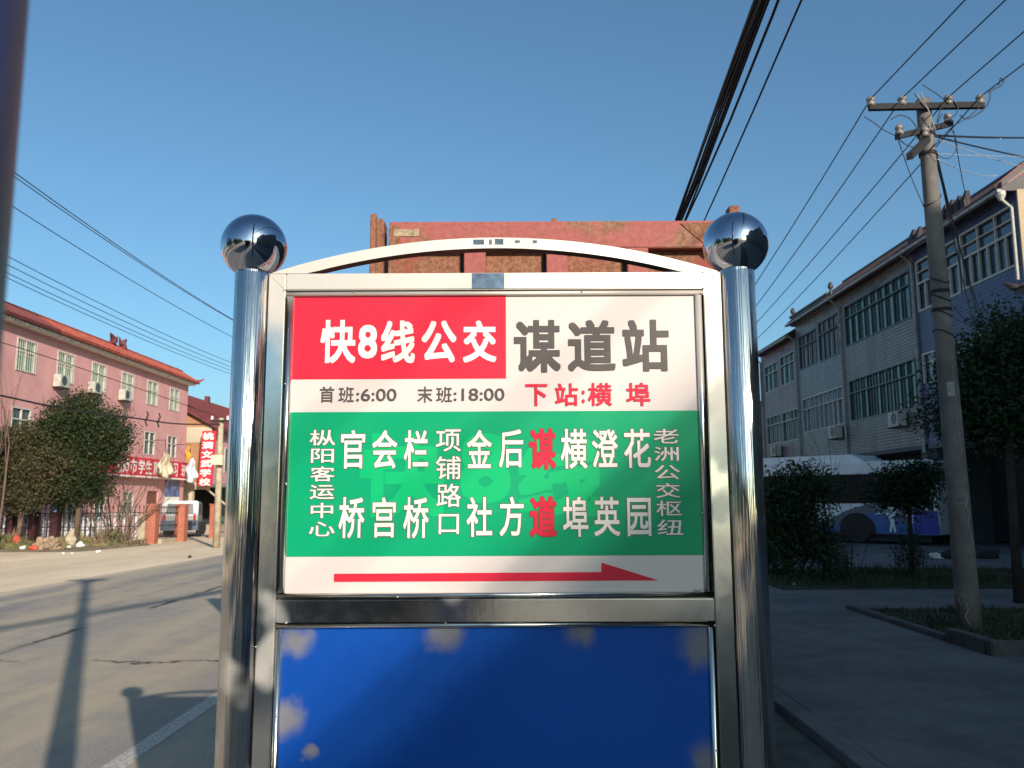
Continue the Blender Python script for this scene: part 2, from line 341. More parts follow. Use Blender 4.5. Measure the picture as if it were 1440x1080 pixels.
def box(bm, x0, x1, y0, y1, z0, z1, bev=0):
    v = [bm.verts.new((x, y, z)) for x in (x0, x1) for y in (y0, y1) for z in (z0, z1)]
    fs = [bm.faces.new([v[i] for i in q]) for q in ((0, 1, 3, 2), (4, 6, 7, 5), (0, 4, 5, 1), (2, 3, 7, 6), (0, 2, 6, 4), (1, 5, 7, 3))]
    if bev:
        es = set(e for f in fs for e in f.edges)
        bmesh.ops.bevel(bm, geom=list(es), offset=bev, segments=2, affect='EDGES')
    return v
def B(*a, bev=0):
    bm = bmesh.new()
    box(bm, *a, bev=bev); return bm
def Bs(lst, bev=0):
    bm = bmesh.new()
    for a in lst: box(bm, *a, bev=bev)
    return bm
def tube(bm, pts, r, seg=8, caps=True):
    pts = [Vector(p) for p in pts]; rings = []
    rr = r if isinstance(r, (list, tuple)) else [r] * len(pts)
    up = None
    for i, p in enumerate(pts):
        t = (pts[min(i + 1, len(pts) - 1)] - pts[max(i - 1, 0)]).normalized()
        if up is None: up = t.orthogonal().normalized()
        up = (up - t * up.dot(t));
        up = up.normalized() if up.length > 1e-6 else t.orthogonal().normalized()
        b = t.cross(up)
        rings.append([bm.verts.new(p + (up * cos(2 * pi * k / seg) + b * sin(2 * pi * k / seg)) * rr[i]) for k in range(seg)])
    for a, c in zip(rings, rings[1:]):
        for k in range(seg): bm.faces.new((a[k], a[(k + 1) % seg], c[(k + 1) % seg], c[k]))
    if caps:
        bm.faces.new(rings[0][::-1]); bm.faces.new(rings[-1])
def T(pts, r, seg=8):
    bm = bmesh.new(); tube(bm, pts, r, seg); return bm
def lathe(bm, prof, c, seg=24, axis='Z'):
    rings = []
    for (r, h) in prof:
        ring = []
        for k in range(seg):
            a = 2 * pi * k / seg
            if axis == 'Z': q = (c[0] + r * cos(a), c[1] + r * sin(a), c[2] + h)
            elif axis == 'X': q = (c[0] + h, c[1] + r * cos(a), c[2] + r * sin(a))
            else: q = (c[0] + r * cos(a), c[1] + h, c[2] + r * sin(a))
            ring.append(bm.verts.new(q))
        rings.append(ring)
    for a, b in zip(rings, rings[1:]):
        for k in range(seg): bm.faces.new((a[k], a[(k + 1) % seg], b[(k + 1) % seg], b[k]))
    if prof[0][0] > 1e-4: bm.faces.new(rings[0][::-1])
    if prof[-1][0] > 1e-4: bm.faces.new(rings[-1])
    bmesh.ops.recalc_face_normals(bm, faces=bm.faces[:])
def L(prof, c, seg=24, axis='Z'):
    bm = bmesh.new(); lathe(bm, prof, c, seg, axis); return bm
def prism(bm, poly, fn, d0, d1):
    """poly of (a,b); fn(a,b,d)->xyz, extruded d0..d1"""
    v0 = [bm.verts.new(fn(a, b, d0)) for a, b in poly]; v1 = [bm.verts.new(fn(a, b, d1)) for a, b in poly]
    n = len(poly); bm.faces.new(v0); bm.faces.new(v1[::-1])
    for i in range(n): bm.faces.new((v0[i], v1[i], v1[(i + 1) % n], v0[(i + 1) % n]))
    bmesh.ops.recalc_face_normals(bm, faces=bm.faces[:])
def PR(poly, fn, d0, d1):
    bm = bmesh.new(); prism(bm, poly, fn, d0, d1); return bm
def sheet(poly, z):
    bm = bmesh.new(); bm.faces.new([bm.verts.new((x, y, z)) for x, y in poly]); return bm

# glyphs: text converted to geometry and fitted to a rectangle of a plane
_gc = {}
def glyph(ch, weight, res=3):
    key = (ch, weight)
    if key in _gc: return _gc[key]
    cu = bpy.data.curves.new('g', 'FONT'); cu.body = ch; cu.size = 1; cu.resolution_u = res; cu.offset = weight; cu.fill_mode = 'FRONT'
    o = bpy.data.objects.new('g', cu); COL.objects.link(o)
    bpy.context.view_layer.update()
    me = bpy.data.meshes.new_from_object(o.evaluated_get(bpy.context.evaluated_depsgraph_get()))
    vs = [(v.co.x, v.co.y) for v in me.vertices]; fs = [tuple(p.vertices) for p in me.polygons]
    bpy.data.objects.remove(o); bpy.data.curves.remove(cu); bpy.data.meshes.remove(me)
    _gc[key] = (vs, fs); return _gc[key]
def lay(bm, ch, weight, rect, fn, d, outline=0.0, step=0.00003):
    """rect (u0,v0,u1,v1); fn(u,v,d) -> world; strokes are thickened by stacking shifted copies; an outline goes underneath"""
    vs, fs = glyph(ch, 0.0)
    x0, x1 = min(v[0] for v in vs) - weight, max(v[0] for v in vs) + weight; y0, y1 = min(v[1] for v in vs) - weight, max(v[1] for v in vs) + weight
    u0, v0, u1, v1 = rect; ax_, ay_ = (u1 - u0) / (x1 - x0), (v1 - v0) / (y1 - y0)
    n = 0
    def ringc(rad, k_, mi, dd, rx=None, ry=None):
        nonlocal n
        for q in range(k_):
            a = 2 * pi * q / k_
            ca, sa = cos(a), sin(a)
            if rx is None: mx = max(abs(ca), abs(sa)); ca, sa = ca / mx, sa / mx
            ox = rad * ca * ax_ + (rx or 0) * ca; oy = rad * sa * ay_ + (ry or 0) * sa
            nv = [bm.verts.new(fn(u0 + (x - x0) * ax_ + ox, v0 + (y - y0) * ay_ + oy, dd + n * step)) for x, y in vs]
            n += 1
            for f in fs:
                try: bm.faces.new([nv[i] for i in f]).material_index = mi
                except ValueError: pass
    if outline: ringc(weight, 12, 1, d - step * 16, outline, outline)
    n = 0
    ringc(weight, 8, 0, d)

# foliage / branching
def leaves(bm, blobs, n, size, rnd, droop=0.3):
    vols = [b[3] * b[4] * b[5] for b in blobs]; tot = sum(vols)
    for b, v in zip(blobs, vols):
        cx, cy, cz, rx, ry, rz = b; m = int(n * v / tot)
        # clumps on and in the volume
        cl = []
        for _ in range(max(8, m // 95)):
            d = Vector((rnd.gauss(0, 1), rnd.gauss(0, 1), rnd.gauss(0, 1))).normalized()
            s = rnd.uniform(0.35, 1.0) ** 0.45
            s *= 0.86 + 0.26 * noise.noise(Vector((cx, cy, cz)) + d * 2.1)
            cl.append((cx + d.x * rx * s, cy + d.y * ry * s, cz + d.z * rz * s))
        for _ in range(m):
            c = rnd.choice(cl); g = size * 2.0
            p = Vector((c[0] + rnd.gauss(0, g), c[1] + rnd.gauss(0, g), c[2] + rnd.gauss(0, g * 0.75)))
            a = Vector((rnd.gauss(0, 1), rnd.gauss(0, 1), rnd.gauss(0, 0.7) - droop)).normalized()
            q = a.cross(Vector((rnd.gauss(0, 1), rnd.gauss(0, 1), rnd.gauss(0, 1)))).normalized()
            l = size * rnd.uniform(0.6, 1.25); wd = l * 0.42
            v4 = [bm.verts.new(p), bm.verts.new(p + a * l * 0.5 + q * wd * 0.5), bm.verts.new(p + a * l), bm.verts.new(p + a * l * 0.5 - q * wd * 0.5)]
            bm.faces.new(v4)
def branch(bm, p, d, ln, r, depth, rnd, spread=0.5, seg=5, up=0.15, kids=3):
    pts = [p]; q = p.copy(); dd = d.copy()
    for i in range(4):
        dd = (dd + Vector((rnd.gauss(0, .12), rnd.gauss(0, .12), rnd.gauss(0, .08) + up * .3))).normalized()
        q = q + dd * ln / 4; pts.append(q.copy())
    tube(bm, pts, [r * (1 - .12 * i) for i in range(5)], seg, False)
    if depth > 0:
        for _ in range(kids):
            s = rnd.randint(2, 4)
            nd = (dd + Vector((rnd.gauss(0, spread), rnd.gauss(0, spread), rnd.gauss(0, spread * .6) + up))).normalized()
            branch(bm, pts[s], nd, ln * rnd.uniform(.5, .8), r * .55, depth - 1, rnd, spread, max(3, seg - 1), up, kids)

# ================================================================== GROUND
struct(link('ground', sheet([(-600, -400), (600, -400), (600, 1500), (-600, 1500)], -0.012), 'dirt'))
# carriageway (its far edge closes in slightly) and the worn white edge line
struct(link('road', sheet([(-9.0, -120), (-8.75, 10), (-8.45, 18), (-7.9, 30), (-7.7, 60), (-7.6, 300), (1.86, 300), (1.86, -120)], 0.0), 'asphalt'))
bm = bmesh.new()
box(bm, -2.345, -2.215, -60, 120, 0.0, 0.004); struct(link('road_shoulder', sheet([(.95, -60), (1.872, -60), (1.872, 120), (.95, 120)], 0.004), 'old_asphalt')); struct(link('edge_line', bm, 'road_paint'))
PZ = 0.06
struct(link('pavement', Bs([(2.03, 60, -60, 7.95, -0.1, PZ), (2.03, 4.38, 7.95, 13.7, -0.1, PZ), (4.38, 60, 11.38, 13.7, -0.1, PZ), (2.03, 4.3, 13.7, 17.45, -0.1, PZ), (2.03, 60, 17.45, 140, -0.1, PZ)]), 'concrete_pavement'))
kb = thing('kerb', 'long low concrete kerb along the right side of the road', 'kerb', (1.94, 10, 0))
for i in range(26):
    y = -2 + i * 1.0
    part('kerb_stone', B(1.875, 2.027, y + .006, y + .994, -0.08, PZ + .004 + random.uniform(-.003, .003), bev=.006), 'concrete_pavement', kb)
struct(link('planting_bed', Bs([(4.52, 60, 8.07, 11.3, -0.1, PZ - .01)]), 'soil'))
struct(link('verge', Bs([(4.36, 60, 13.76, 17.4, -0.1, PZ + .01)]), 'soil'))
kb2 = thing('kerb', 'raised stone kerb around the planting bed under the concrete pole', 'kerb', (4.45, 8, PZ))
for (a, b) in ((7.95, 8.8), (8.81, 9.65), (9.66, 10.5), (10.51, 11.36)):
    hh = PZ + (.13 if b < 9.5 else .05)
    part('kerb_stone', B(4.385, 4.515, a + (.13 if a < 8 else 0), b, -0.05, hh, bev=.012), 'kerb_stone', kb2)
for i in range(8):
    part('kerb_stone', B(4.39 + i * .9, 5.28 + i * .9, 7.955, 8.065, -0.05, PZ + .13, bev=.012), 'kerb_stone', kb2)
def blades(name, region, n, h, mat, label, cat=None, seed=1, lean=.3):
    rnd = random.Random(seed); bm = bmesh.new()
    x0, x1, y0, y1, z = region
    for _ in range(n):
        x, y = rnd.uniform(x0, x1), rnd.uniform(y0, y1)
        hh = h * rnd.uniform(.4, 1.3) * (0.5 + max(0, noise.noise(Vector((x * .9, y * .9, seed))) + .5))
        a = rnd.uniform(0, pi); wv = .012 + .006 * h; dx, dy = cos(a) * wv, sin(a) * wv
        lx, ly = rnd.gauss(0, lean) * hh, rnd.gauss(0, lean) * hh
        bm.faces.new([bm.verts.new(q) for q in ((x - dx, y - dy, z), (x + dx, y + dy, z), (x + lx, y + ly, z + hh))])
    o = link(name, bm, mat); o['kind'] = 'stuff'; o['label'] = label; o['category'] = 'grass'; return o
blades('grass', (4.55, 9.5, 8.1, 11.28, PZ - .012), 9000, .07, 'grass', 'short dark grass in the bed at the foot of the concrete pole', seed=2)
blades('grass', (4.4, 13, 13.8, 17.35, PZ + .005), 12000, .09, 'grass', 'dark grass on the verge in front of the parked bus', seed=3)

# ================================================================== THE BUS STOP SIGN
SY = 2.10
pz = lambda px, py: (onY(px, py, SY).x, onY(px, py, SY).z)
sign = thing('bus_stop_sign', 'stainless steel bus stop sign with red, white and green route board above a blue panel', 'sign', (-.045, SY, 0))
for X in (-.665, .579):
    p_ = part('post', L([(.0445, 0.0), (.0445, 2.088), (.043, 2.090), (.036, 2.090)], (X, SY, 0), 48), 'steel_tube', sign, True)
    part('base_plate', B(X - .09, X + .09, SY - .09, SY + .09, 0.0, .012, bev=.003), 'steel_frame', p_)
    prof = [(max(.083 * sin(a * pi / 32), 1e-5), -.083 * cos(a * pi / 32)) for a in range(33)]
    part('ball_finial', L(prof, (X, SY, 2.151), 64), 'steel_ball', sign, True)
FR = (SY - .014, SY + .024)
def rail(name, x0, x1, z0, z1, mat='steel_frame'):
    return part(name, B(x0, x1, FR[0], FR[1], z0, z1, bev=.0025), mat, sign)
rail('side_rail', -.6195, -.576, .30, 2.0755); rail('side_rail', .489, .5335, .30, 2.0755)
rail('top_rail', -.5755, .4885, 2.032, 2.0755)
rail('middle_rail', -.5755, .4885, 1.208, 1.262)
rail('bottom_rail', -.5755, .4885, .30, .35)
# mitre seams
for (a, b) in ((( -.619, 2.0755), (-.576, 2.032)), ((.533, 2.0755), (.489, 2.032))):
    part('weld_seam', T([(a[0], FR[0] - .0002, a[1]), (b[0], FR[0] - .0002, b[1])], .0012, 6), 'steel_bead', sign)
def bead(x0, z0, x1, z1, r=.0075):
    return part('bead', T([(x0, SY - .004, z0), (x1, SY - .004, z1)], r, 12), 'steel_bead', sign, True)
bead(-.5755, 2.0235, .4885, 2.0235, .0062); bead(-.566, 2.016, -.566, 1.278, .0095); bead(.4765, 2.016, .4765, 1.278, .0085); bead(-.5755, 1.2705, .4885, 1.2705, .0065)
bead(-.5755, 1.1995, .4885, 1.1995, .0065); bead(-.567, 1.192, -.567, .36, .0085); bead(.4795, 1.192, .4795, .36, .0085)
part('seam', Bs([(-.5755, .4885, SY - .009, SY, 2.0302, 2.0318), (-.5757, -.5749, SY - .0145, SY, 1.28, 2.015), (.4885, .4893, SY - .0145, SY, .36, 2.015)]), 'seam', sign)
for (x, y) in ((498, 412), (818, 411.5), (403, 541), (405, 681), (986, 721), (560, 839), (779, 839), (1042, 900), (362, 908), (392, 1004), (1006, 1053), (627, 875), (813, 873), (402, 410), (985, 414), (404, 875), (1003, 878)):
    u, v = pz(x, y); bm = bmesh.new(); bmesh.ops.create_icosphere(bm, subdivisions=1, radius=.0028)
    bmesh.ops.translate(bm, vec=(u, SY - .0125 if 405 < x < 990 else SY - .015, v), verts=bm.verts[:]); part('weld_spot', bm, 'rivet', sign, True)
# arch over the top rail
cxa = -.043; R0 = 1.83; half = .573
th = math.asin(half / R0); bm = bmesh.new(); N = 40; zc = 2.0765 - R0 * cos(th)
prev = None
for i in range(N + 1):
    a = -th + 2 * th * i / N; q = []
    for (r, y) in ((R0, SY - .013), (R0, SY + .024), (R0 - .028, SY + .024), (R0 - .028, SY - .013)):
        q.append(bm.verts.new((cxa + r * sin(a), y, max(zc + r * cos(a), 2.0762 - .0004 * (r < R0)))))
    if prev:
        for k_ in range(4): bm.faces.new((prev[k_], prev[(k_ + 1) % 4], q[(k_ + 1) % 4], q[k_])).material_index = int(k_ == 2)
    prev = q
bmesh.ops.recalc_face_normals(bm, faces=bm.faces[:])
ao = part('arch', bm, 'steel_arch', sign); ao.data.materials.append(M['steel_dark_reflection'])
part('film_scrap', Bs([(pz(665, 0)[0], pz(708, 0)[0], FR[0] - .0012, FR[0] - .0004, 2.0345, 2.074)]), plain('scuffed_dark_steel', (.20, .235, .30), .22, .9, .3, 40), sign, label='dark scuffed square of bare steel')
# places where the film has come off the arch and rail, and a torn corner of the print
M['bare_steel'] = plain('bare_steel', (.16, .18, .21), .25, .9, .4, 60)
for (x0_, x1_, y0_, y1_) in ((666, 681, 339, 346), (688, 692, 339, 346), (696, 708, 338, 346), (724, 731, 340, 344), (749, 755, 340, 344)):
    a_, b_ = pz(x0_, y1_), pz(x1_, y0_); part('film_tear', B(a_[0], b_[0], SY - .0138, SY - .0132, a_[1], b_[1]), 'bare_steel', sign)
a_, b_ = pz(856, 406), pz(870, 388); part('film_tear', B(a_[0], b_[0], FR[0] - .0009, FR[0] - .0003, a_[1], b_[1]), 'steel_bead', sign)
part('torn_edge', T([(pz(x_, y_)[0], SY - .0015, pz(x_, y_)[1]) for x_, y_ in ((975, 831), (978, 829), (981, 831), (986, 829), (993, 828), (997, 826))], .0009, 4), 'seam', sign)
# boards
up = part('route_board', B(-.560, .4705, SY, SY + .010, 1.268, 2.022), 'white_print', sign)
lo = part('lower_panel', B(-.560, .4745, SY, SY + .010, .345, 1.200), 'blue_panel', sign, label='blank blue lower panel with grey blotches')
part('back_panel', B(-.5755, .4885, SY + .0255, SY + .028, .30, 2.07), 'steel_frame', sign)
fnS = lambda u, v, d: (u, SY - d, v)
def rect(x0, y0, x1, y1):
    a = pz(x0, y1); b = pz(x1, y0); return (a[0], a[1], b[0], b[1])
def field(name, r, mat, d):
    bm = bmesh.new(); u0, v0, u1, v1 = r
    bm.faces.new([bm.verts.new(fnS(u, v, d)) for u, v in ((u0, v0), (u1, v0), (u1, v1), (u0, v1))]); return part(name, bm, mat, up)
zt = onY(560, 421, SY).z
x711 = pz(711.5, 477)[0]
field('red_field', (-.5565, pz(563, 533)[1], x711, 2.0185), 'red_print', .0008)
gt, gb = pz(695, 578.5)[1], pz(695, 781.8)[1]
field('green_field', (-.5565, gb, .4675, gt), 'green_print', .0008)
def letters(kind, items, mat, wgt, d=.0022, outline=0, omat=None):
    for ch, *r in items:
        bm = bmesh.new(); lay(bm, ch, wgt, rect(*r), fnS, d, outline)
        o = part('character' if len(ch) == 1 else 'figures', bm, mat, up)
        if omat: o.data.materials.append(M[omat])
letters('background_lettering', [('快', 504, 609, 626, 728), ('8', 647, 609, 718, 708), ('线', 728, 612, 845, 727)], 'pale_green_print', .038, .0012)
letters('line_name_lettering', [('快', 450, 450, 501, 511), ('8', 503.5, 457, 531, 504.5), ('线', 535.5, 451, 584, 511), ('公', 592.5, 451, 642, 510), ('交', 651, 451, 698, 510)], 'letter_white', .026)
letters('stop_name_lettering', [('谋', 723, 450, 788, 524), ('道', 799, 450, 864.5, 522.5), ('站', 876, 449.5, 939.5, 522.5)], 'letter_grey', .026)
letters('first_last_bus_lettering', [('首', 449.6, 543.6, 470.6, 566), ('班', 476, 544, 498.3, 566), (':6:00', 501, 546.6, 558, 564.3), ('末', 587, 543.6, 608.6, 566), ('班', 613.4, 544, 636, 566), (':18:00', 638, 546, 709.5, 563.8)], 'letter_grey', .010)
letters('next_stop_lettering', [('下', 739, 540, 769.5, 571), ('站', 780.6, 539, 812.6, 571), (':', 818.3, 549, 822, 567), ('横', 827, 538.5, 860, 571), ('埠', 881, 538, 914, 571)], 'letter_red', .020)
WW = [('枞', 435.6, 604.6, 472, 626.5), ('阳', 437.5, 631, 470, 651), ('客', 436.5, 656, 471, 677), ('运', 435.6, 682, 470.5, 702), ('中', 437, 707, 469, 728.5), ('心', 434.5, 733.5, 471, 754),
      ('项', 613, 604, 648, 635), ('铺', 613, 641.6, 648, 674), ('路', 614, 680, 648.3, 713), ('口', 617, 723, 645.5, 751),
      ('老', 919, 603, 953.5, 623.6), ('洲', 920, 628.5, 954, 648), ('公', 920.5, 654, 955.5, 674), ('交', 922.6, 679, 956, 700), ('枢', 923, 704, 958, 725.6), ('纽', 924.5, 730.5, 960, 752)]
letters('end_stops_lettering', WW, 'letter_white', .006, outline=.0019, omat='letter_outline')
BB = [('官', 479, 605, 514, 659), ('桥', 476, 699, 513, 757), ('会', 523, 605, 559, 659), ('宫', 523.6, 699.5, 557, 756), ('栏', 568, 605, 602.6, 659), ('桥', 567, 699, 603, 757),
      ('金', 656.6, 604.6, 691.5, 658.5), ('社', 656.4, 699, 692, 755), ('后', 702, 604, 735.5, 657.6), ('方', 702.7, 698.5, 736.3, 754),
      ('横', 789, 603.2, 825, 659.2), ('埠', 792, 698.5, 826.6, 755), ('澄', 833, 603.7, 868, 657.6), ('英', 836, 698.5, 871, 754), ('花', 878, 603.2, 914, 658.2), ('园', 882.6, 700, 914.7, 754)]
letters('stops_lettering', BB, 'letter_white', .014, outline=.0021, omat='letter_outline')
letters('this_stop_lettering', [('谋', 744.7, 603, 780.6, 660), ('道', 745.6, 697.6, 782, 755)], 'letter_red', .024, outline=.0021, omat='letter_outline_red')
bm = bmesh.new()
ar = [pz(469.7, 818.3), pz(926.4, 816.2), pz(845.6, 791), pz(845.6, 804.4), pz(469.7, 806.8)]
bm.faces.new([bm.verts.new(fnS(u, v, .001)) for u, v in ar]); part('arrow', bm, 'red_print', up)

# ================================================================== DUMP TRUCK behind the sign
tr = thing('dump_truck', 'rusty red dump truck seen from behind, parked beyond the sign', 'truck', (.33, 8.5, 0))
TY = 5.6; TX0, TX1 = -.955, 1.615; TT = 3.40
def tpx(x): return onY(x, 330, TY).x
tg = part('tailgate', B(TX0 + .10, TX1 - .10, TY + .05, TY + .09, 1.25, TT - .03), 'rust_sheet', tr)
zr = onY(700, 351, TY).z
part('top_bar', B(TX0 + .115, TX1 - .115, TY - .03, TY + .05, zr, TT, bev=.006), 'rusty_red_paint', tg)
part('bottom_bar', B(TX0 + .10, TX1 - .10, TY - .03, TY + .05, 1.20, 1.38, bev=.006), 'rusty_red_paint', tg)
for (a, b) in ((653, 683), (768, 797), (881, 910)):
    part('stiffener', B(tpx(a), tpx(b), TY - .028, TY + .05, 1.38, zr, bev=.004), 'rusty_red_paint', tg)
    part('stiffener_shadow', B(tpx(a) - .026, tpx(a) - .002, TY + .046, TY + .0505, 1.38, zr), 'dark_inside', tg)  # dark strip painted in as the shadow beside the stiffener
part('gusset', PR([(tpx(955), TT - .02), (tpx(1000), TT - .02), (tpx(1000), TT - .22)], lambda a, b, d: (a, d, b), TY - .037, TY - .031), 'rust_sheet', tg)
for s, X in ((-1, TX0), (1, TX1)):
    bm = bmesh.new(); a, b = (X, X + .075) if s < 0 else (X - .075, X)
    box(bm, a, b, TY - .02, TY + .16, 1.2, TT + .03, bev=.012)
    box(bm, (X - .012) if s < 0 else (X - .03), (X + .03) if s < 0 else (X + .012), TY - .06, TY - .02, 1.2, TT + .05, bev=.006)
    part('corner_post', bm, 'rust_sheet', tr)
    part('side_board', B(a + .02, b - .02, TY + .16, 11.2, 1.2, TT - .08), 'rusty_red_paint', tr)
    for i in range(7):
        y = TY + .9 + i * .78
        part('side_rib', B(a + .0 if s < 0 else b - .02, a + .02 if s < 0 else b, y, y + .09, 1.2, TT - .08), 'rusty_red_paint', tr)
part('edge_strip', B(tpx(548), tpx(563), TY - .034, TY - .0305, 1.5, TT - .03), 'rust_sheet', tg)
part('reflector', B(tpx(555), tpx(590), TY - .036, TY - .0305, onY(0, 337, TY).z, onY(0, 327, TY).z), 'reflector', tg)
part('hinge', Bs([(tpx(776), tpx(784), TY - .01, TY + .04, TT, TT + .03), (1.50, 1.57, TY - .05, TY + .06, TT + .02, TT + .10)], .004), 'rust_sheet', tg)
part('headboard', B(TX0 + .08, TX1 - .08, 11.1, 11.2, 1.2, TT + .05), 'rusty_red_paint', tr)
part('bed_floor', B(TX0 + .03, TX1 - .03, TY + .1, 11.1, 1.12, 1.2), 'rusty_red_paint', tr)
part('chassis', Bs([(-.15, -.03, TY + .2, 13.0, .75, 1.1), (.69, .81, TY + .2, 13.0, .75, 1.1), (-.7, 1.36, TY + .2, TY + .3, .55, .75)]), 'black_metal', tr)
for s in (-1, 1):
    lx = .33 + s * .95
    part('tail_light', B(lx - .16, lx + .16, TY + .14, TY + .195, .62, .74), 'tail_red', tr)
    part('mudflap', B(lx - .25, lx + .25, TY + .42, TY + .44, .25, .8), 'rubber', tr)
    for y in (7.0, 8.35, 12.3):
        wx = .33 + s * (.98 if y < 10 else 1.05); wd = .26 if y < 10 else .15
        prof = [(.25, -wd), (.46, -wd), (.52, -wd + .05), (.52, wd - .05), (.46, wd), (.25, wd)]
        wh = part('wheel', L(prof, (wx, y, .52), 28, 'X'), 'rubber', tr, False)
        part('rim', L([(.02, -wd + .06), (.25, -wd + .02), (.255, wd - .02), (.02, wd - .06)], (wx, y, .52), 20, 'X'), 'frame_aluminium', wh)
cab = PR([(11.4, .7), (13.2, .7), (13.25, 1.7), (13.0, 2.75), (11.4, 2.85)], lambda a, b, d: (d, a, b), -.85, 1.51)
part('cab', cab, 'cab_blue', tr); part('windscreen', PR([(13.235, 1.75), (13.252, 1.75), (13.03, 2.6), (13.01, 2.6)], lambda a, b, d: (d, a, b), -.7, 1.36), 'glass_dark', tr)

# ================================================================== BUILDINGS, helpers
def window_x(parent, X, s, y0, y1, z0, z1, lower, upper=0, rows=1, split=.68, fm='frame_dark', pm='pane_green', bar=.05, depth=.10, grille=None):
    """window in a wall of constant X; s=-1 faces -X, +1 faces +X. frame > panes"""
    xo = X + s * .02; xi = X - s * depth
    X0, X1 = min(xo, X - s * .06), max(xo, X - s * .06)
    bars = [(X0, X1, y0, y1, z1 - bar, z1), (X0, X1, y0, y1, z0, z0 + bar), (X0, X1, y0, y0 + bar, z0 + bar, z1 - bar), (X0, X1, y1 - bar, y1, z0 + bar, z1 - bar)]
    zs = z0 + (z1 - z0) * split if upper else z1 - bar
    panes = []
    def cols(n, a, b):
        w_ = (y1 - y0 - 2 * bar - (n - 1) * bar * .8) / n
        for i in range(n):
            ya = y0 + bar + i * (w_ + bar * .8)
            panes.append((ya, ya + w_, a, b))
            if i < n - 1: bars.append((X0 + .002, X1 - .002, ya + w_, ya + w_ + bar * .8, a, b))
    cols(lower, z0 + bar, zs - (bar / 2 if upper else 0))
    if upper:
        bars.append((X0 + .001, X1 - .001, y0 + bar, y1 - bar, zs - bar / 2, zs + bar / 2))
        hh = (z1 - bar - zs - bar / 2 - (rows - 1) * bar * .6) / rows
        for r_ in range(rows):
            a = zs + bar / 2 + r_ * (hh + bar * .6)
            cols(upper, a, a + hh)
            if r_: bars.append((X0 + .003, X1 - .003, y0 + bar, y1 - bar, a - bar * .6, a))
    f = part('window', Bs(bars), fm, parent)
    for (a, b, c, d) in panes:
        jit = random.uniform(-.012, .012)
        part('pane', B(min(xi, xi + s * .02) + jit, max(xi, xi + s * .02) + jit, a - .005, b + .005, c - .005, d + .005), pm, f)
    if grille:
        g = [(xo + s * .03 - .008, xo + s * .03 + .008, y0 + i * (y1 - y0) / grille, y0 + i * (y1 - y0) / grille + .016, z0, z1) for i in range(grille + 1)]
        g += [(xo + s * .02 - .006, xo + s * .02 + .006, y0, y1, z, z + .02) for z in (z0 + .02, (z0 + z1) / 2, z1 - .05)]
        part('window_grille', Bs(g), 'frame_white', f)
    return f
def wall_x(parent, X, thick, y0, y1, z0, z1, holes, mat, name='wall'):
    """a wall of constant X with rectangular openings (y0,y1,z0,z1), cut into strips"""
    ys = sorted({y0, y1, *[h[0] for h in holes], *[h[1] for h in holes]}); lst = []
    for a, b in zip(ys, ys[1:]):
        m = (a + b) / 2; cur = z0
        for h in sorted([h for h in holes if h[0] < m < h[1]], key=lambda h: h[2]):
            if h[2] > cur: lst.append((cur, h[2], a, b))
            cur = h[3]
        if cur < z1: lst.append((cur, z1, a, b))
    xa, xb = min(X, X + thick), max(X, X + thick)
    return part(name, Bs([(xa, xb, a, b, c, d) for c, d, a, b in lst]), mat, parent)
def ac_unit(parent_group, X, s, y, z, label):
    t = thing('air_conditioner', label, 'air conditioner', (X, y, z), parent_group)
    xa, xb = sorted((X + s * .06, X + s * .38))
    part('casing', B(xa, xb, y, y + .76, z, z + .52, bev=.015), 'ac_white', t)
    fx = X + s * .384
    part('fan_grille', L([(.21, -.004), (.21, .004), (.17, .008), (.03, .008)], (fx, y + .30, z + .28), 20, 'X'), 'frame_dark', t)
    part('bracket', Bs([(min(X, X + s * .42), max(X, X + s * .42), y + q, y + q + .03, z - .04, z - .003) for q in (.08, .7)] + [(min(X + s * .40, X + s * .42), max(X + s * .40, X + s * .42), y + .09, y + .72, z - .035, z - .005)]), 'black_metal', t)
    return t

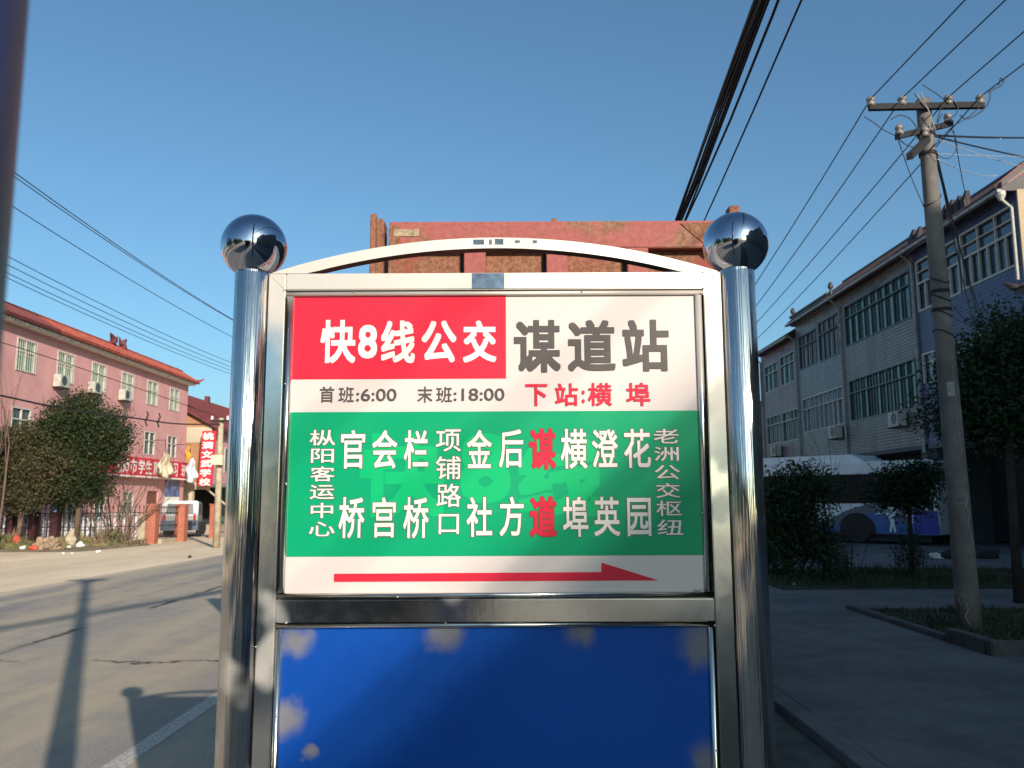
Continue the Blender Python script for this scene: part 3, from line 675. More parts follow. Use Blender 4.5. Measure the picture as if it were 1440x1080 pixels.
# ---------------- right-hand terrace (facades at X = 13.7)
RX = 13.7
def row_house(name, label, y0, y1, wall, wins, eave=9.78, base=3.26, ridge=(16.2, 11.8), roofmat='roof_dark', gable=None, top=None):
    t = thing(name, label, 'building', (RX, (y0 + y1) / 2, PZ))
    holes = [(a, b, c, d) for (a, b, c, d, *_) in wins]
    wall_x(t, RX, .25, y0, y1, base, eave, holes, wall)
    for (a, b, c, d, kw) in wins: window_x(t, RX, -1, a, b, c, d, **kw)
    part('lower_side_wall', B(RX + .25, 18.7, y0, y0 + .2, PZ, base - .002), 'dull_render', t)
    part('side_wall', B(RX + .25, 18.7, y0, y0 + .2, base, eave), gable or 'dull_render', t)
    part('back_wall', Bs([(RX + .25, 18.7, y1 - .2, y1 - .002, PZ, eave), (18.5, 18.7, y0 + .2, y1 - .2, PZ, eave)]), 'dull_render', t)
    part('floor_slab', B(RX, 18.5, y0 + .2, y1 - .2, base - .15, base - .003), 'dull_render', t)
    part('ceiling', B(RX + .25, 18.5, y0 + .2, y1 - .2, eave - .2, eave - .003), 'dull_render', t)
    # recessed ground floor with shutters
    nsh = max(2, int((y1 - y0) / 1.5)); wsh = (y1 - y0 - .4) / nsh
    for i in range(nsh):
        ya = y0 + .2 + i * wsh
        sh = bmesh.new()
        for j in range(14): box(sh, RX + 1.9 + .015 * (j % 2), RX + 1.98, ya + .08, ya + wsh - .08, .14 + j * .19, .14 + j * .19 + .185)
        part('shutter', sh, 'frame_dark', t)
        part('shop_pier', B(RX + 1.85, RX + 2.0, ya - .08, ya + .08, PZ, 2.85), 'dull_render', t)
    part('shop_lintel', B(RX + 1.8, RX + 2.0, y0 + .2, y1 - .2, 2.85, base - .15), 'dull_render', t)
    part('porch_column', B(RX + .02, RX + .32, y0 + .05, y0 + .35, PZ, base - .15), 'dull_render', t)
    # roof: two slopes with rolls of tile
    e0, rx, rz = RX - .38, ridge[0], ridge[1]
    rf = part('roof', PR([(e0, eave - .02), (RX + .3, eave - .02), (rx, rz), (19.1, eave - .02), (19.1, eave + .06), (rx, rz + .10), (e0, eave + .07)], lambda a, b, d: (a, d, b), y0 + .003, y1 - .003), roofmat, t)
    bm = bmesh.new(); sl = Vector((rx - e0, 0, rz - eave)).normalized(); nr = Vector((-sl.z, 0, sl.x))
    n = int((y1 - y0) / .24)
    for i in range(n):
        y = y0 + .12 + i * .24
        tube(bm, [Vector((e0 - .02, y, eave + .085)), Vector((rx, y, rz + .115))], .045, 6)
    o = part('tile_roll', bm, roofmat, rf); o['kind'] = 'stuff'
    part('ridge', T([(rx, y0 + .01, rz + .13), (rx, y1 - .01, rz + .13)], .10, 8), roofmat, rf)
    part('gutter', B(RX - .50, RX - .37, y0 + .01, y1 - .01, eave - .06, eave + .03), 'pipe', t)
    return t
DK = dict(fm='frame_dark', pm='pane_green')
hg = row_house('row_house', 'grey tiled three-storey house with two wide green-glazed windows', 27.85, 34.25, 'grey_tile',
    [(28.15, 33.83, 7.63, 9.31, dict(lower=9, upper=9, split=.70, **DK)), (28.15, 33.78, 4.56, 6.22, dict(lower=10, upper=10, split=.68, **DK))])
hp = row_house('row_house', 'pale grey tiled house with milky windows, left of the green-glazed one', 34.25, 39.85, 'pale_tile',
    [(37.17, 39.42, 7.52, 9.12, dict(lower=4, upper=4, fm='frame_dark', pm='pane_pale')), (34.5, 36.82, 7.5, 9.26, dict(lower=4, upper=4, fm='frame_dark', pm='pane_pale')),
     (34.45, 39.33, 4.54, 6.13, dict(lower=9, upper=9, fm='frame_aluminium', pm='pane_pale'))])
hm = row_house('row_house', 'mauve tiled end house of the right-hand terrace', 39.85, 45.6, 'mauve_tile',
    [(42.73, 45.0, 7.12, 8.55, dict(lower=3, upper=3, fm='frame_aluminium', pm='pane_green')), (40.13, 42.35, 7.13, 8.64, dict(lower=3, upper=3, fm='frame_aluminium', pm='pane_green')),
     (39.95, 42.4, 4.3, 5.82, dict(lower=4, upper=4, fm='frame_aluminium', pm='pane_green')), (42.55, 45.02, 4.32, 5.82, dict(lower=4, upper=4, fm='frame_aluminium', pm='pane_green'))], eave=9.25, ridge=(16.2, 11.0))
WB = dict(fm='frame_white', pm='pane_blue', bar=.06)
hb = row_house('row_house', 'deep blue tiled house with white window frames and a sunlit gable', 21.85, 27.85, 'blue_tile',
    [(22.02, 24.8, 7.73, 9.46, dict(lower=6, upper=3, rows=2, split=.55, **WB)), (24.95, 27.65, 7.68, 9.42, dict(lower=5, upper=3, rows=2, split=.55, **WB)),
     (22.3, 24.6, 4.9, 6.25, dict(lower=4, upper=2, rows=1, **WB)), (25.0, 27.62, 5.2, 6.26, dict(lower=4, upper=4, rows=1, **WB))], gable='gable_plaster')
part('corner_plaster', B(RX - .002, RX + .26, 21.80, 21.849, 3.2, 9.78), 'gable_plaster', hb)
part('gable', PR([(RX + .0, 9.79), (16.2, 11.78), (18.7, 9.79)], lambda a, b, d: (a, d, b), 21.86, 22.05), 'gable_plaster', hb)
for (Y, o, top) in ((27.85, hb, 9.74), (34.27, hg, 9.7), (39.83, hp, 9.3), (45.55, hm, 9.2)):
    Y -= .02
    pp = part('downpipe', T([(RX - .06, Y, 3.0), (RX - .06, Y, top - .3), (RX - .40, Y, top)], .045, 8), 'pipe', o)
    bm = bmesh.new()
    for z in (3.6, 5.1, 6.6, 8.1): lathe(bm, [(.062, 0), (.062, .05)], (RX - .06, Y, z), 10)
    part('pipe_clip', bm, 'pipe', pp)
pp = part('downpipe', T([(RX - .10, 21.95, 7.3), (RX - .10, 21.95, 9.3), (RX - .42, 21.95, 9.6)], .042, 8), 'frame_white', hb, label='white sunlit pipe at the corner')
part('hopper', L([(.05, -.16), (.12, 0), (.12, .10)], (RX - .36, 21.95, 9.66), 12), 'frame_white', pp)
# curled ridge horns
def horn(parent, pts, r, mat='stone_red_horn'):
    part('roof_horn', T(pts, r, 7), mat, parent)
horn(hb, [(RX - .45, 22.02, 9.92), (RX - .2, 21.98, 10.03), (RX + .2, 21.95, 10.32), (RX + .75, 21.93, 10.72), (RX + 1.0, 21.9, 11.05)], [.05, .13, .15, .17, .10])
part('verge_cap', PR([(RX - .4, 9.86), (16.2, 11.92), (19.1, 9.86), (19.1, 10.0), (16.2, 12.12), (RX - .4, 10.0)], lambda a, b, d: (a, d, b), 21.80, 22.0), 'roof_dark', hb)
rnd = random.Random(4)
for (Y, n) in ((24.9, 5), (27.9, 2)):
    for i in range(n):
        y = Y + i * .42; z = 10.05 + .55 * (.8 if n > 2 else .5); x = RX + .35
        s = .16 + .07 * rnd.random()
        bm = bmesh.new()
        tube(bm, [(x, y, z - .25), (x, y + .03, z + .1), (x, y - .09, z + .22 + s)], [s, s * .9, s * .35], 6)
        tube(bm, [(x, y, z), (x, y + .15, z + .12), (x, y + .22, z + .3)], [s * .5, s * .45, .03], 5)
        part('ridge_ornament', bm, 'roof_dark', hb)
# parapet strip and little finials on the pale house
part('parapet', B(RX - .2, RX - .02, 35.0, 39.84, 9.72, 10.12), 'pale_tile', hp); part('parapet_cap', B(RX - .26, RX + .04, 34.95, 39.85, 10.123, 10.22), 'roof_dark', hp)
for y in (34.9, 39.75):
    part('finial', L([(.08, 0), (.06, .25), (.11, .3), (.11, .42), (.03, .55)], (RX - .1, y, 10.1), 10), 'roof_dark', hp)
ac_unit('air conditioners on the right-hand terrace', RX, -1, 28.9, 3.97, 'white air conditioner below the lower green-glazed window')
ac_unit('air conditioners on the right-hand terrace', RX, -1, 34.6, 3.97, 'grimy air conditioner under the milky windows of the pale house')
ac_unit('air conditioners on the right-hand terrace', RX, -1, 42.6, 3.65, 'air conditioner on the mauve end house above the bus')

# houses out of frame on the right: they throw the shade over the pavement and show in the steel
def side_block(name, label, y0, y1, h, mat='dull_render', x=RX, nf=4):
    t = thing(name, label, 'building', (x, (y0 + y1) / 2, PZ))
    part('wall', B(x, x + 6, y0, y1 - .01, PZ, h), mat, t); part('parapet', Bs([(x - .25, x + 6.2, y0, y1 - .01, h, h + .12)]), 'roof_dark', t)
    for f_ in range(nf):
        z = 1.1 + f_ * 3.1
        if z + 1.6 > h: break
        y = y0 + .8
        while y + 1.9 < y1:
            fr = part('window', Bs([(x - .03, x - .002, y, y + 1.8, z, z + .08), (x - .03, x - .002, y, y + 1.8, z + 1.42, z + 1.5), (x - .03, x - .002, y, y + .07, z + .08, z + 1.42), (x - .03, x - .002, y + 1.73, y + 1.8, z + .08, z + 1.42), (x - .03, x - .002, y + .87, y + .93, z + .08, z + 1.42)]), 'frame_white', t)
            part('pane', B(x - .012, x - .004, y + .07, y + 1.73, z + .08, z + 1.42), 'pane_dark', fr); y += 3.0
    return t
side_block('apartment_block', 'tall rendered block behind the viewer on the right', -31, -10, 13.45)
side_block('apartment_block', 'rendered block beside the viewer on the right', -10, 5, 11.55)
nb = side_block('corner_house', 'low house with an upswept dark tiled eave corner at the right edge', 5.2, 20.7, 6.7, nf=2)
part('eave', PR([(RX - .8, 6.62), (RX + 3, 8.6), (RX + 6.4, 6.7), (RX + 6.4, 6.85), (RX + 3, 8.8), (RX - .8, 6.76)], lambda a, b, d: (a, d, b), 5.2, 21.0), 'roof_dark', nb)
bm = bmesh.new()
for i in range(50): tube(bm, [(RX - .83, 20.9 - i * .26, 6.78), (RX + 3, 20.9 - i * .26, 8.83)], .05, 6)
tube(bm, [(RX - .7, 20.95, 6.80), (RX - .85, 21.0, 6.86), (RX - 1.0, 21.1, 7.0)], [.10, .09, .03], 7)
o = part('tile_roll', bm, 'roof_dark', nb); o['kind'] = 'stuff'
side_block('row_house', 'rendered house behind the viewer on the far side of the road', -34, -18, 7.0, 'cream_wall', -24, 2)

# ---------------- pink school building, left (facade at X = -19.4)
LX = -19.4
pk = thing('school_building', 'pink three-storey building with an orange tiled eave', 'building', (LX, 38, 0))
wy = [(29.3, 30.6)] + [(32.35 + i * 2.96, 33.68 + i * 2.96) for i in range(6)]
holes = [(a, b, 6.62, 7.93) for a, b in wy] + [(a, b, 3.95, 5.2) for i, (a, b) in enumerate(wy)]
gd = [(42.15, 43.3, .55, 2.0), (44.95, 46.35, .02, 2.05), (39.3, 40.4, .55, 2.0), (36.3, 37.5, .6, 2.0), (33, 34.2, .6, 2.0)]
wall_x(pk, LX, -.25, 26, 49.85, -.05, 8.45, holes + gd, 'pink_wall')
part('side_wall', Bs([(-28, LX - .25, 49.6, 49.85, -.05, 8.45), (-28, LX - .25, 26, 26.25, -.05, 8.45), (-28.25, -28, 26, 49.85, -.05, 8.45)]), 'pink_wall', pk)
part('floor_slab', Bs([(-28, LX - .25, 26.25, 49.6, z, z + .15) for z in (2.75, 5.6, 8.28)]), 'dull_render', pk)
part('inner_wall', B(LX - 1.2, LX - 1.15, 26.3, 49.5, 0, 8.2), 'dark_inside', pk)
for i, (a, b) in enumerate(wy):
    window_x(pk, LX, 1, a, b, 6.62, 7.93, lower=2, upper=2, split=.62, fm='frame_white', pm='pane_curtain', bar=.06, grille=9 if i < 5 else 6)
    window_x(pk, LX, 1, a, b, 3.95, 5.2, lower=2, upper=2, split=.62, fm='frame_white', pm='pane_dark', bar=.06)
for (a, b, c, d) in gd:
    if c > .3: window_x(pk, LX, 1, a, b, c, d, lower=2, upper=2, split=.65, fm='frame_white', pm='pane_dark', bar=.06)
dr = part('door', B(LX - .15, LX - .09, 44.95, 46.35, .02, 2.05), 'wood_door', pk); part('handle', B(LX - .085, LX - .05, 45.05, 45.09, .95, 1.1), 'frame_aluminium', dr)
# eave: white dentil course, pent roof in two colours of tile
bm = bmesh.new(); box(bm, LX, LX + .30, 26, 49.9, 8.36, 8.46)
for i in range(118): box(bm, LX + .30, LX + .40, 26.05 + i * .203, 26.05 + i * .203 + .10, 8.36, 8.48)
part('cornice', bm, 'trim_white', pk)
for (a, b, mt) in ((26, 34.55, 'roof_maroon'), (34.56, 50.2, 'roof_orange')):
    rf = part('roof', PR([(LX + .55, 8.49), (LX + .55, 8.55), (LX - .55, 9.22), (LX - 4.2, 9.6), (LX - 8.8, 8.6), (LX - 8.8, 8.47)], lambda p, q, d: (p, d, q), a, b), mt, pk)
    bm = bmesh.new(); n = int((b - a) / .20)
    for i in range(n):
        y = a + .1 + i * .2
        tube(bm, [(LX + .58, y, 8.575), (LX - .55, y, 9.25)], .042, 6)
    o = part('tile_roll', bm, mt, rf); o['kind'] = 'stuff'
    part('ridge', T([(LX - .58, a + .02, 9.28), (LX - .58, b - .02, 9.28)], .085, 8), mt, rf)
part('roof_horn', T([(LX + .3, 50.1, 8.66), (LX + .55, 50.3, 8.72), (LX + .72, 50.45, 8.84)], [.09, .07, .03], 7), 'roof_orange', pk)
part('roof_horn', T([(LX - .5, 50.0, 9.1), (LX - .55, 49.3, 9.25), (LX - .55, 48.9, 9.22)], [.06, .14, .05], 7), 'roof_orange', pk)
for (y, s) in ((41.3, 1), (42.5, -1)):
    bm = bmesh.new(); z = 9.3
    tube(bm, [(LX - .58, y, z), (LX - .58, y + s * .1, z + .3), (LX - .58, y - s * .25, z + .5)], [.20, .16, .05], 6)
    tube(bm, [(LX - .58, y, z + .1), (LX - .58, y + s * .35, z + .2), (LX - .58, y + s * .5, z + .5)], [.14, .10, .03], 5)
    part('ridge_ornament', bm, 'roof_maroon', pk)
for (y, z, lb) in ((35.0, 6.32, 'air conditioner below the second top-floor window of the pink building'), (37.9, 6.42, 'air conditioner below the third top-floor window of the pink building'), (40.9, 6.45, 'air conditioner above the tree, third along the pink wall')):
    ac_unit('air conditioners on the pink building', LX, 1, y, z, lb)
# long shop fascia
fb = thing('fascia_sign', 'long red fascia with white characters over the ground floor of the pink building', 'sign', (LX, 44, 2.8))
part('board', B(LX + .02, LX + .42, 39.0, 49.6, 2.80, 3.72), 'banner_red', fb); part('edge_trim', B(LX + .02, LX + .45, 39.0, 49.6, 2.72, 2.797), 'banner_white', fb)
for ch, a, b in (('色', 40.15, 41.0), ('师', 41.05, 41.7), ('市', 41.8, 42.6), ('学', 42.75, 43.5), ('生', 43.6, 44.35), ('素', 44.45, 45.3), ('质', 45.4, 46.2), ('学', 46.3, 47.0), ('习', 47.15, 47.8), ('班', 48.3, 49.2)):
    bm = bmesh.new(); lay(bm, ch, .02, (a, 2.9, b, 3.62), lambda u, v, d: (LX + .42 + d, u, v), .006, step=.0004); part('character', bm, 'banner_white', fb)
# washing hung from poles out of the middle-floor windows
def cloth(name, label, y, ztop, w_, h, mat, seed, loc):
    rnd = random.Random(seed); bm = bmesh.new(); N = 12
    g = [[None] * (N + 1) for _ in range(N + 1)]
    for i in range(N + 1):
        for j in range(N + 1):
            u = i / N - .5; v = j / N; sp = .25 + .75 * min(1, v * 1.6)
            g[i][j] = bm.verts.new((LX + .75 + .12 * sin(u * 14 + seed) * v + .06 * sin(v * 9), y + u * w_ * sp, ztop - v * h * (1 + .12 * sin(u * 7 + seed))))
    for i in range(N):
        for j in range(N): bm.faces.new((g[i][j], g[i + 1][j], g[i + 1][j + 1], g[i][j + 1]))
    o = link(name, bm, mat, None, True); so = o.modifiers.new('s', 'SOLIDIFY'); so.thickness = .02
    return tag(o, label, 'washing')
cloth('hanging_cloth', 'cream quilt hanging over the red fascia', 45.2, 4.1, 1.7, 1.25, 'cloth_cream', 1, None)
cloth('hanging_cloth', 'white sheet hanging over the right end of the red fascia', 48.9, 4.0, 1.7, 1.3, 'cloth_white', 2, None)
cloth('hanging_cloth', 'small orange cloth hanging above the white sheet', 48.3, 4.7, .5, .75, 'cloth_orange', 3, None)
for y, lb in ((44.9, 'washing pole holding the cream quilt'), (48.4, 'washing pole holding the white sheet')):
    tag(link('washing_pole', T([(LX - .05, y, 4.75), (LX + .8, y + .05, 4.75), (LX + .8, y + .3, 3.9)], .02, 6), 'black_metal'), lb, 'pole')
# ground-floor poster panel (white and blue)
t = thing('wall_poster', 'blue and white poster at the right end of the pink ground floor', 'poster', (LX, 48.4, 0))
part('upper_half', B(LX + .005, LX + .03, 47.2, 49.2, 1.75, 2.68), plain('poster_blue', (.10, .14, .30), .5, 0, .6, 3), t)
part('lower_half', B(LX + .005, LX + .03, 47.2, 49.2, .2, 1.747), 'banner_white', t)

# ---------------- second house: orange brick gable and maroon roof
h2 = thing('brick_house', 'orange brick house with maroon roof beyond the pink building', 'building', (-21, 60, 0))
G = 51.2
part('gable_wall', PR([(-18.35, 2.35), (-18.35, 6.0), (-23.2, 8.7), (-28, 6.0), (-28, 2.35)], lambda a, b, d: (a, d, b), G, G + .25), 'orange_brick', h2)
for q in ((-19.9, -18.35, G - .03, G - .003, 5.05, 6.0), (-20.2, -18.33, G - .04, G - .003, 2.2, 2.62)): part('plaster_strip', B(*q), 'cream_wall', h2)
part('pillar', Bs([(-20.05, -19.35, G - .05, G + .3, -.05, 2.19)]), 'cream_wall', h2)
part('porch_ceiling', B(-28, -16.6, G + .26, 75, 2.35, 2.55), 'dull_render', h2)
part('front_wall', B(-18.6, -18.35, G + .25, 75, 2.55, 6.0), 'pink_wall', h2)
part('back_shop_wall', B(-28, -19.4, 56, 56.2, -.05, 2.35), 'dark_inside', h2)
dg = part('door', B(-19.3, -18.15, 55.6, 55.7, 0, 2.3), 'green_door', h2)
part('door_leaf', Bs([(-19.25 + i * .28, -19.02 + i * .28, 55.57, 55.597, .1, 2.2) for i in range(4)]), 'green_door', dg)
part('prop', T([(-18.6, G, 2.3), (-16.9, 53.5, .3)], .06, 6), 'cream_wall', h2)
for y in (53.6, 57, 60.5, 64):
    f_ = part('window', Bs([(-18.36, -18.31, y, y + 1.6, 3.3, 3.37), (-18.36, -18.31, y, y + 1.6, 4.83, 4.9), (-18.36, -18.31, y, y + .07, 3.37, 4.83), (-18.36, -18.31, y + 1.53, y + 1.6, 3.37, 4.83), (-18.36, -18.31, y + .77, y + .83, 3.37, 4.83)]), 'frame_white', h2)
    part('pane', B(-18.345, -18.325, y + .07, y + 1.53, 3.37, 4.83), 'pane_green', f_)
rf = part('roof', PR([(-17.75, 5.75), (-23.2, 8.78), (-28.6, 5.75), (-28.6, 5.9), (-23.2, 8.98), (-17.75, 5.9)], lambda a, b, d: (a, d, b), G - .35, 75), 'roof_maroon', h2)
bm = bmesh.new()
for i in range(95): tube(bm, [(-17.72, G - .3 + i * .25, 5.93), (-23.2, G - .3 + i * .25, 9.0)], .045, 5)
o = part('tile_roll', bm, 'roof_maroon', rf); o['kind'] = 'stuff'
part('chimney', B(-22.9, -22.6, 62, 62.4, 8.4, 9.25), 'roof_maroon', rf)
# vertical blade sign
vb = thing('blade_sign', 'tall red vertical sign with six white characters', 'sign', (-17.9, 50.4, 2.4))
c0, c1 = onY(283.5, 605, 50.3), onY(303.5, 605, 50.3)
zt_, zb_ = onY(293, 606, 50.3).z, onY(290, 683, 50.3).z
part('panel', PR([(c0.x - .08, zb_), (c1.x - .12, zb_), (c1.x + .03, zt_), (c0.x + .05, zt_)], lambda a, b, d: (a, d, b), 50.3, 50.42), 'banner_red', vb)
xm = (c0.x + c1.x) / 2; hh = (zt_ - zb_) / 6
for i, ch in enumerate('桃满文武学校'):
    z1_ = zt_ - i * hh - .1; bm = bmesh.new(); lay(bm, ch, .03, (xm - .33 - i * .02, z1_ - hh * .80, xm + .33 - i * .02, z1_), lambda u, v, d: (u, 50.3 - d, v), .01, step=.0004); part('character', bm, 'banner_white', vb)
for z in (zb_ + .4, zt_ - .4): part('bracket', B(-18.6, c0.x - .05, 50.34, 50.38, z, z + .05), 'black_metal', vb)
# houses further up the street close the view between and behind things
for (nm, lb, x0, x1, y0, y1, h) in (('far_house', 'distant pale house at the end of the left-hand row', -28, -19, 78, 95, 6.2), ('far_house', 'distant grey house beyond the terrace on the right', 14.5, 24, 48, 70, 7.0)):
    t = thing(nm, lb, 'building', ((x0 + x1) / 2, y0, 0))
    part('wall', B(x0, x1, y0, y1, 0, h), 'dull_render', t)
    part('roof', PR([(x0 - .4, h), (x1 + .4, h), ((x0 + x1) / 2, h + 2)], lambda a, b, d: (a, d, b), y0 - .3, y1), 'roof_dark', t)

# ================================================================== FENCE, GATE, TREES on the left
fe = thing('iron_fence', 'black iron fence with spear points and white pickets behind it', 'fence', (-15.5, 29.5, 0))
A0, A1 = Vector((-19.8, 27.5, 0)), Vector((-13.3, 30.6, 0)); dF = (A1 - A0).normalized(); LF = (A1 - A0).length
def fence_run(parent, a, b, h=1.32, step=.14, mat='black_metal'):
    d = (b - a); n = int(d.length / step); rails = bmesh.new(); bars = bmesh.new()
    for z in (.22, .62, h - .22): tube(rails, [a + Vector((0, 0, z)), b + Vector((0, 0, z))], .02, 4)
    for i in range(n + 1):
        p = a + d * i / n
        tube(bars, [p + Vector((0, 0, .12)), p + Vector((0, 0, h - .06)), p + Vector((0, 0, h - .03)), p + Vector((0, 0, h + .07))], [.011, .011, .026, .002], 4)
    part('rail', rails, mat, parent); o = part('bar', bars, mat, parent); o['kind'] = 'stuff'
fence_run(fe, A0, A1)
pk_ = bmesh.new()
for i in range(int(LF / .17)):
    p = A0 + dF * (i * .17) + Vector((-.14, .26, 0)); box(pk_, p.x - .055, p.x + .055, p.y - .01, p.y + .01, .15, 1.12)
o = part('white_picket', pk_, 'picket_white', fe); o['kind'] = 'stuff'
part('plinth', PR([(0, -.05), (LF, -.05), (LF, .12), (0, .12)], lambda a, b, d: tuple(A0 + dF * a + Vector((-.43 * d, .90 * d, b))), -.08, .08), 'pale_concrete', fe)
for px, lb in ((22, 'leftmost dark maroon fence pillar with a red knob'), (53, 'second dark maroon fence pillar in the shade of the trees'), (84, 'third dark maroon fence pillar, just left of the tree trunk')):
    a = (px - 720) / 1180 / 1.008; tt = -A0.x + A0.y * a; s_ = tt / (dF.x - dF.y * a)
    p = A0 + dF * s_
    t = thing('fence_pillar', lb, 'pillar', (p.x, p.y - .1, 0), 'dark pillars of the left-hand fence')
    part('shaft', B(p.x - .12, p.x + .12, p.y - .3, p.y, -.02, 1.72, bev=.01), 'brick_maroon', t)
    part('cap', B(p.x - .2, p.x + .2, p.y - .35, p.y + .05, 1.723, 1.80), 'brick_maroon', t)
    part('knob', L([(.02, 0), (.09, .06), (.10, .12), (.06, .19), (.01, .21)], (p.x, p.y - .15, 1.80), 12), 'litter_red', t)
    part('notice', B(p.x - .10, p.x + .10, p.y - .312, p.y - .303, 1.15, 1.6), plain('notice_blue', (.12, .18, .32), .5, 0, .7, 14), t)
def brick_pillar(x, y, lb, w_=.30, h=1.33):
    t = thing('gate_pillar', lb, 'pillar', (x, y, 0), 'red brick gate pillars')
    n = 19; ch = h / n
    core = part('core', B(x - w_ / 2 + .012, x + w_ / 2 - .012, y - w_ / 2 + .012, y + w_ / 2 - .012, -.02, h - .01), 'pale_concrete', t)
    bm = bmesh.new()
    for i in range(n):
        z0_, z1_ = i * ch, (i + 1) * ch - .012
        s1 = .5 if i % 2 else .66
        for (xa, xb, ya, yb) in ((-.5, -.5 + s1 - .02, -.5, .5), (-.5 + s1 + .02, .5, -.5, .5)):
            box(bm, x + xa * w_, x + xb * w_, y + ya * w_, y + yb * w_, z0_, z1_)
    o = part('brick_courses', bm, 'brick_red', t); o['kind'] = 'stuff'
    part('cap', B(x - w_ / 2 - .02, x + w_ / 2 + .02, y - w_ / 2 - .02, y + w_ / 2 + .02, h, h + .05), 'brick_red', t)
brick_pillar(-13.02, 30.75, 'red brick gate pillar beside the pale concrete post', .32, 1.36)
brick_pillar(-12.66, 32.5, 'red brick gate pillar in front of the parked van', .36, 1.34)
brick_pillar(-12.35, 35.3, 'red brick gate pillar next to the leaning concrete pole', .36, 1.34)
tag(link('concrete_post', B(-13.42, -13.2, 30.5, 30.8, -.02, 1.0, bev=.01), 'pale_concrete'), 'squat pale concrete post left of the first brick pillar', 'post')
gt_ = thing('iron_gate_panel', 'black iron fence panel between two red brick pillars', 'fence', (-12.85, 31.6, 0))
fence_run(gt_, Vector((-12.93, 30.95, 0)), Vector((-12.74, 32.3, 0)), 1.3, .10)
part('plinth', B(-12.97, -12.75, 30.95, 32.3, -.02, .14), 'pale_concrete', gt_)
gt2 = thing('iron_fence', 'black iron fence to the right of the leaning concrete pole', 'fence', (-12, 38, 0))
fence_run(gt2, Vector((-12.3, 35.5, 0)), Vector((-12.0, 44, 0)), 1.3, .14)
# van inside the gate
vx, vy = -14.6, 37.6
vn = thing('parked_van', 'small silver minivan parked inside the gate', 'van', (vx, vy, 0))
prof = [(-1.9, .28), (-1.95, .75), (-1.80, 1.0), (-1.45, 1.47), (1.75, 1.52), (1.9, .95), (1.9, .28)]
mv = lambda a, b, d: (vx - d * .95 - a * .30, vy - d * .30 + a * .95, b)
body = PR(prof, lambda a, b, d: mv(-a, b, d), -.72, .72); bmesh.ops.bevel(body, geom=body.edges[:], offset=.05, segments=2, affect='EDGES')
part('body', body, 'van_silver', vn)
part('lower_body', PR([(-1.96, .28), (-1.97, .70), (1.92, .70), (1.92, .28)], lambda a, b, d: mv(-a, b, d), -.735, .735), 'van_lower', vn)
for (a0, a1, b0, b1) in ((-1.55, -.95, .92, 1.36), (-.85, .15, .92, 1.38), (.25, 1.45, .92, 1.38)):
    part('side_window', PR([(a0 + (.05 if a0 > -1.5 else -.1), b0), (a1, b0), (a1, b1), (a0 + .15, b1)], lambda a, b, d: mv(-a, b, d), -.74, -.725), 'glass_dark', vn)
part('rear_window', PR([(-.55, .98), (.55, .98), (.5, 1.40), (-.5, 1.40)], lambda a, b, d: mv(-(1.905 - .26 * (b - .95)) + d, b, a), -.02, .02), 'glass_dark', vn)
for a in (-1.2, 1.25):
    for d in (-.72, .58):
        c = mv(-a, .30, d); wh = part('wheel', L([(.17, 0), (.28, 0), (.30, .03), (.30, .11), (.28, .14), (.17, .14)], c, 20, 'X'), 'rubber', vn)
        part('rim', L([(.02, .02), (.17, .01), (.17, .13), (.02, .12)], c, 14, 'X'), 'frame_aluminium', wh)
part('tail_light', Bs([(mv(-1.93, 0, q)[0] - .03, mv(-1.93, 0, q)[0] + .03, mv(-1.93, 0, q)[1] - .06, mv(-1.93, 0, q)[1] + .06, .72, .95) for q in (-.6, .6)]), 'tail_red', vn)
# trees
def tree(name, label, base, trunk_pts, tr_r, blobs, n, size, leafm, barkm, seed, limbs=6, kids=2):
    rnd = random.Random(seed); t = thing(name, label, 'tree', base)
    bm = bmesh.new(); tube(bm, trunk_pts, tr_r, 9)
    part('trunk', bm, barkm, t, True)
    top = Vector(trunk_pts[-1]); bm = bmesh.new()
    for i in range(limbs):
        b = blobs[i % len(blobs)]; tgt = Vector((b[0] + rnd.gauss(0, b[3] * .4), b[1] + rnd.gauss(0, b[4] * .4), b[2] + rnd.gauss(0, b[5] * .3)))
        s = top.lerp(Vector(trunk_pts[-2]), rnd.random() * .7); d = tgt - s
        branch(bm, s, d.normalized(), d.length * .75, tr_r[-1] * .6, 2, rnd, .45, 5, .1, kids + 1)
    part('limb', bm, barkm, t)
    bm = bmesh.new(); leaves(bm, blobs, n, size, rnd); part('crown', bm, leafm, t)
    return t
YT = 29.0
def bl(px, py, rx, rz, Y=YT, ry=None):
    c = onY(px, py, Y); k_ = Y / 1180 * 1.0; return (c.x, Y, c.z, rx * k_, (ry or rx) * k_, rz * k_)
bx_ = onY(110, 700, 28.8).x
tree('camphor_tree', 'dense dark green evergreen tree in front of the pink building', (bx_, 28.8, 0), [(bx_, 28.8, -.05), (bx_ + .03, 28.8, 1.1), (bx_ - .05, 28.85, 2.1), (bx_ + .05, 28.9, 3.0)], [.12, .09, .08, .06],
     [bl(105, 590, 42, 38), bl(150, 610, 36, 40), bl(80, 622, 42, 42), bl(118, 655, 42, 40), bl(158, 628, 26, 32), bl(95, 690, 50, 24), bl(135, 690, 22, 18), bl(115, 570, 26, 20)], 52000, .105, 'leaf_camphor', 'bark', 11)
bx2 = onY(35, 700, 28.3).x
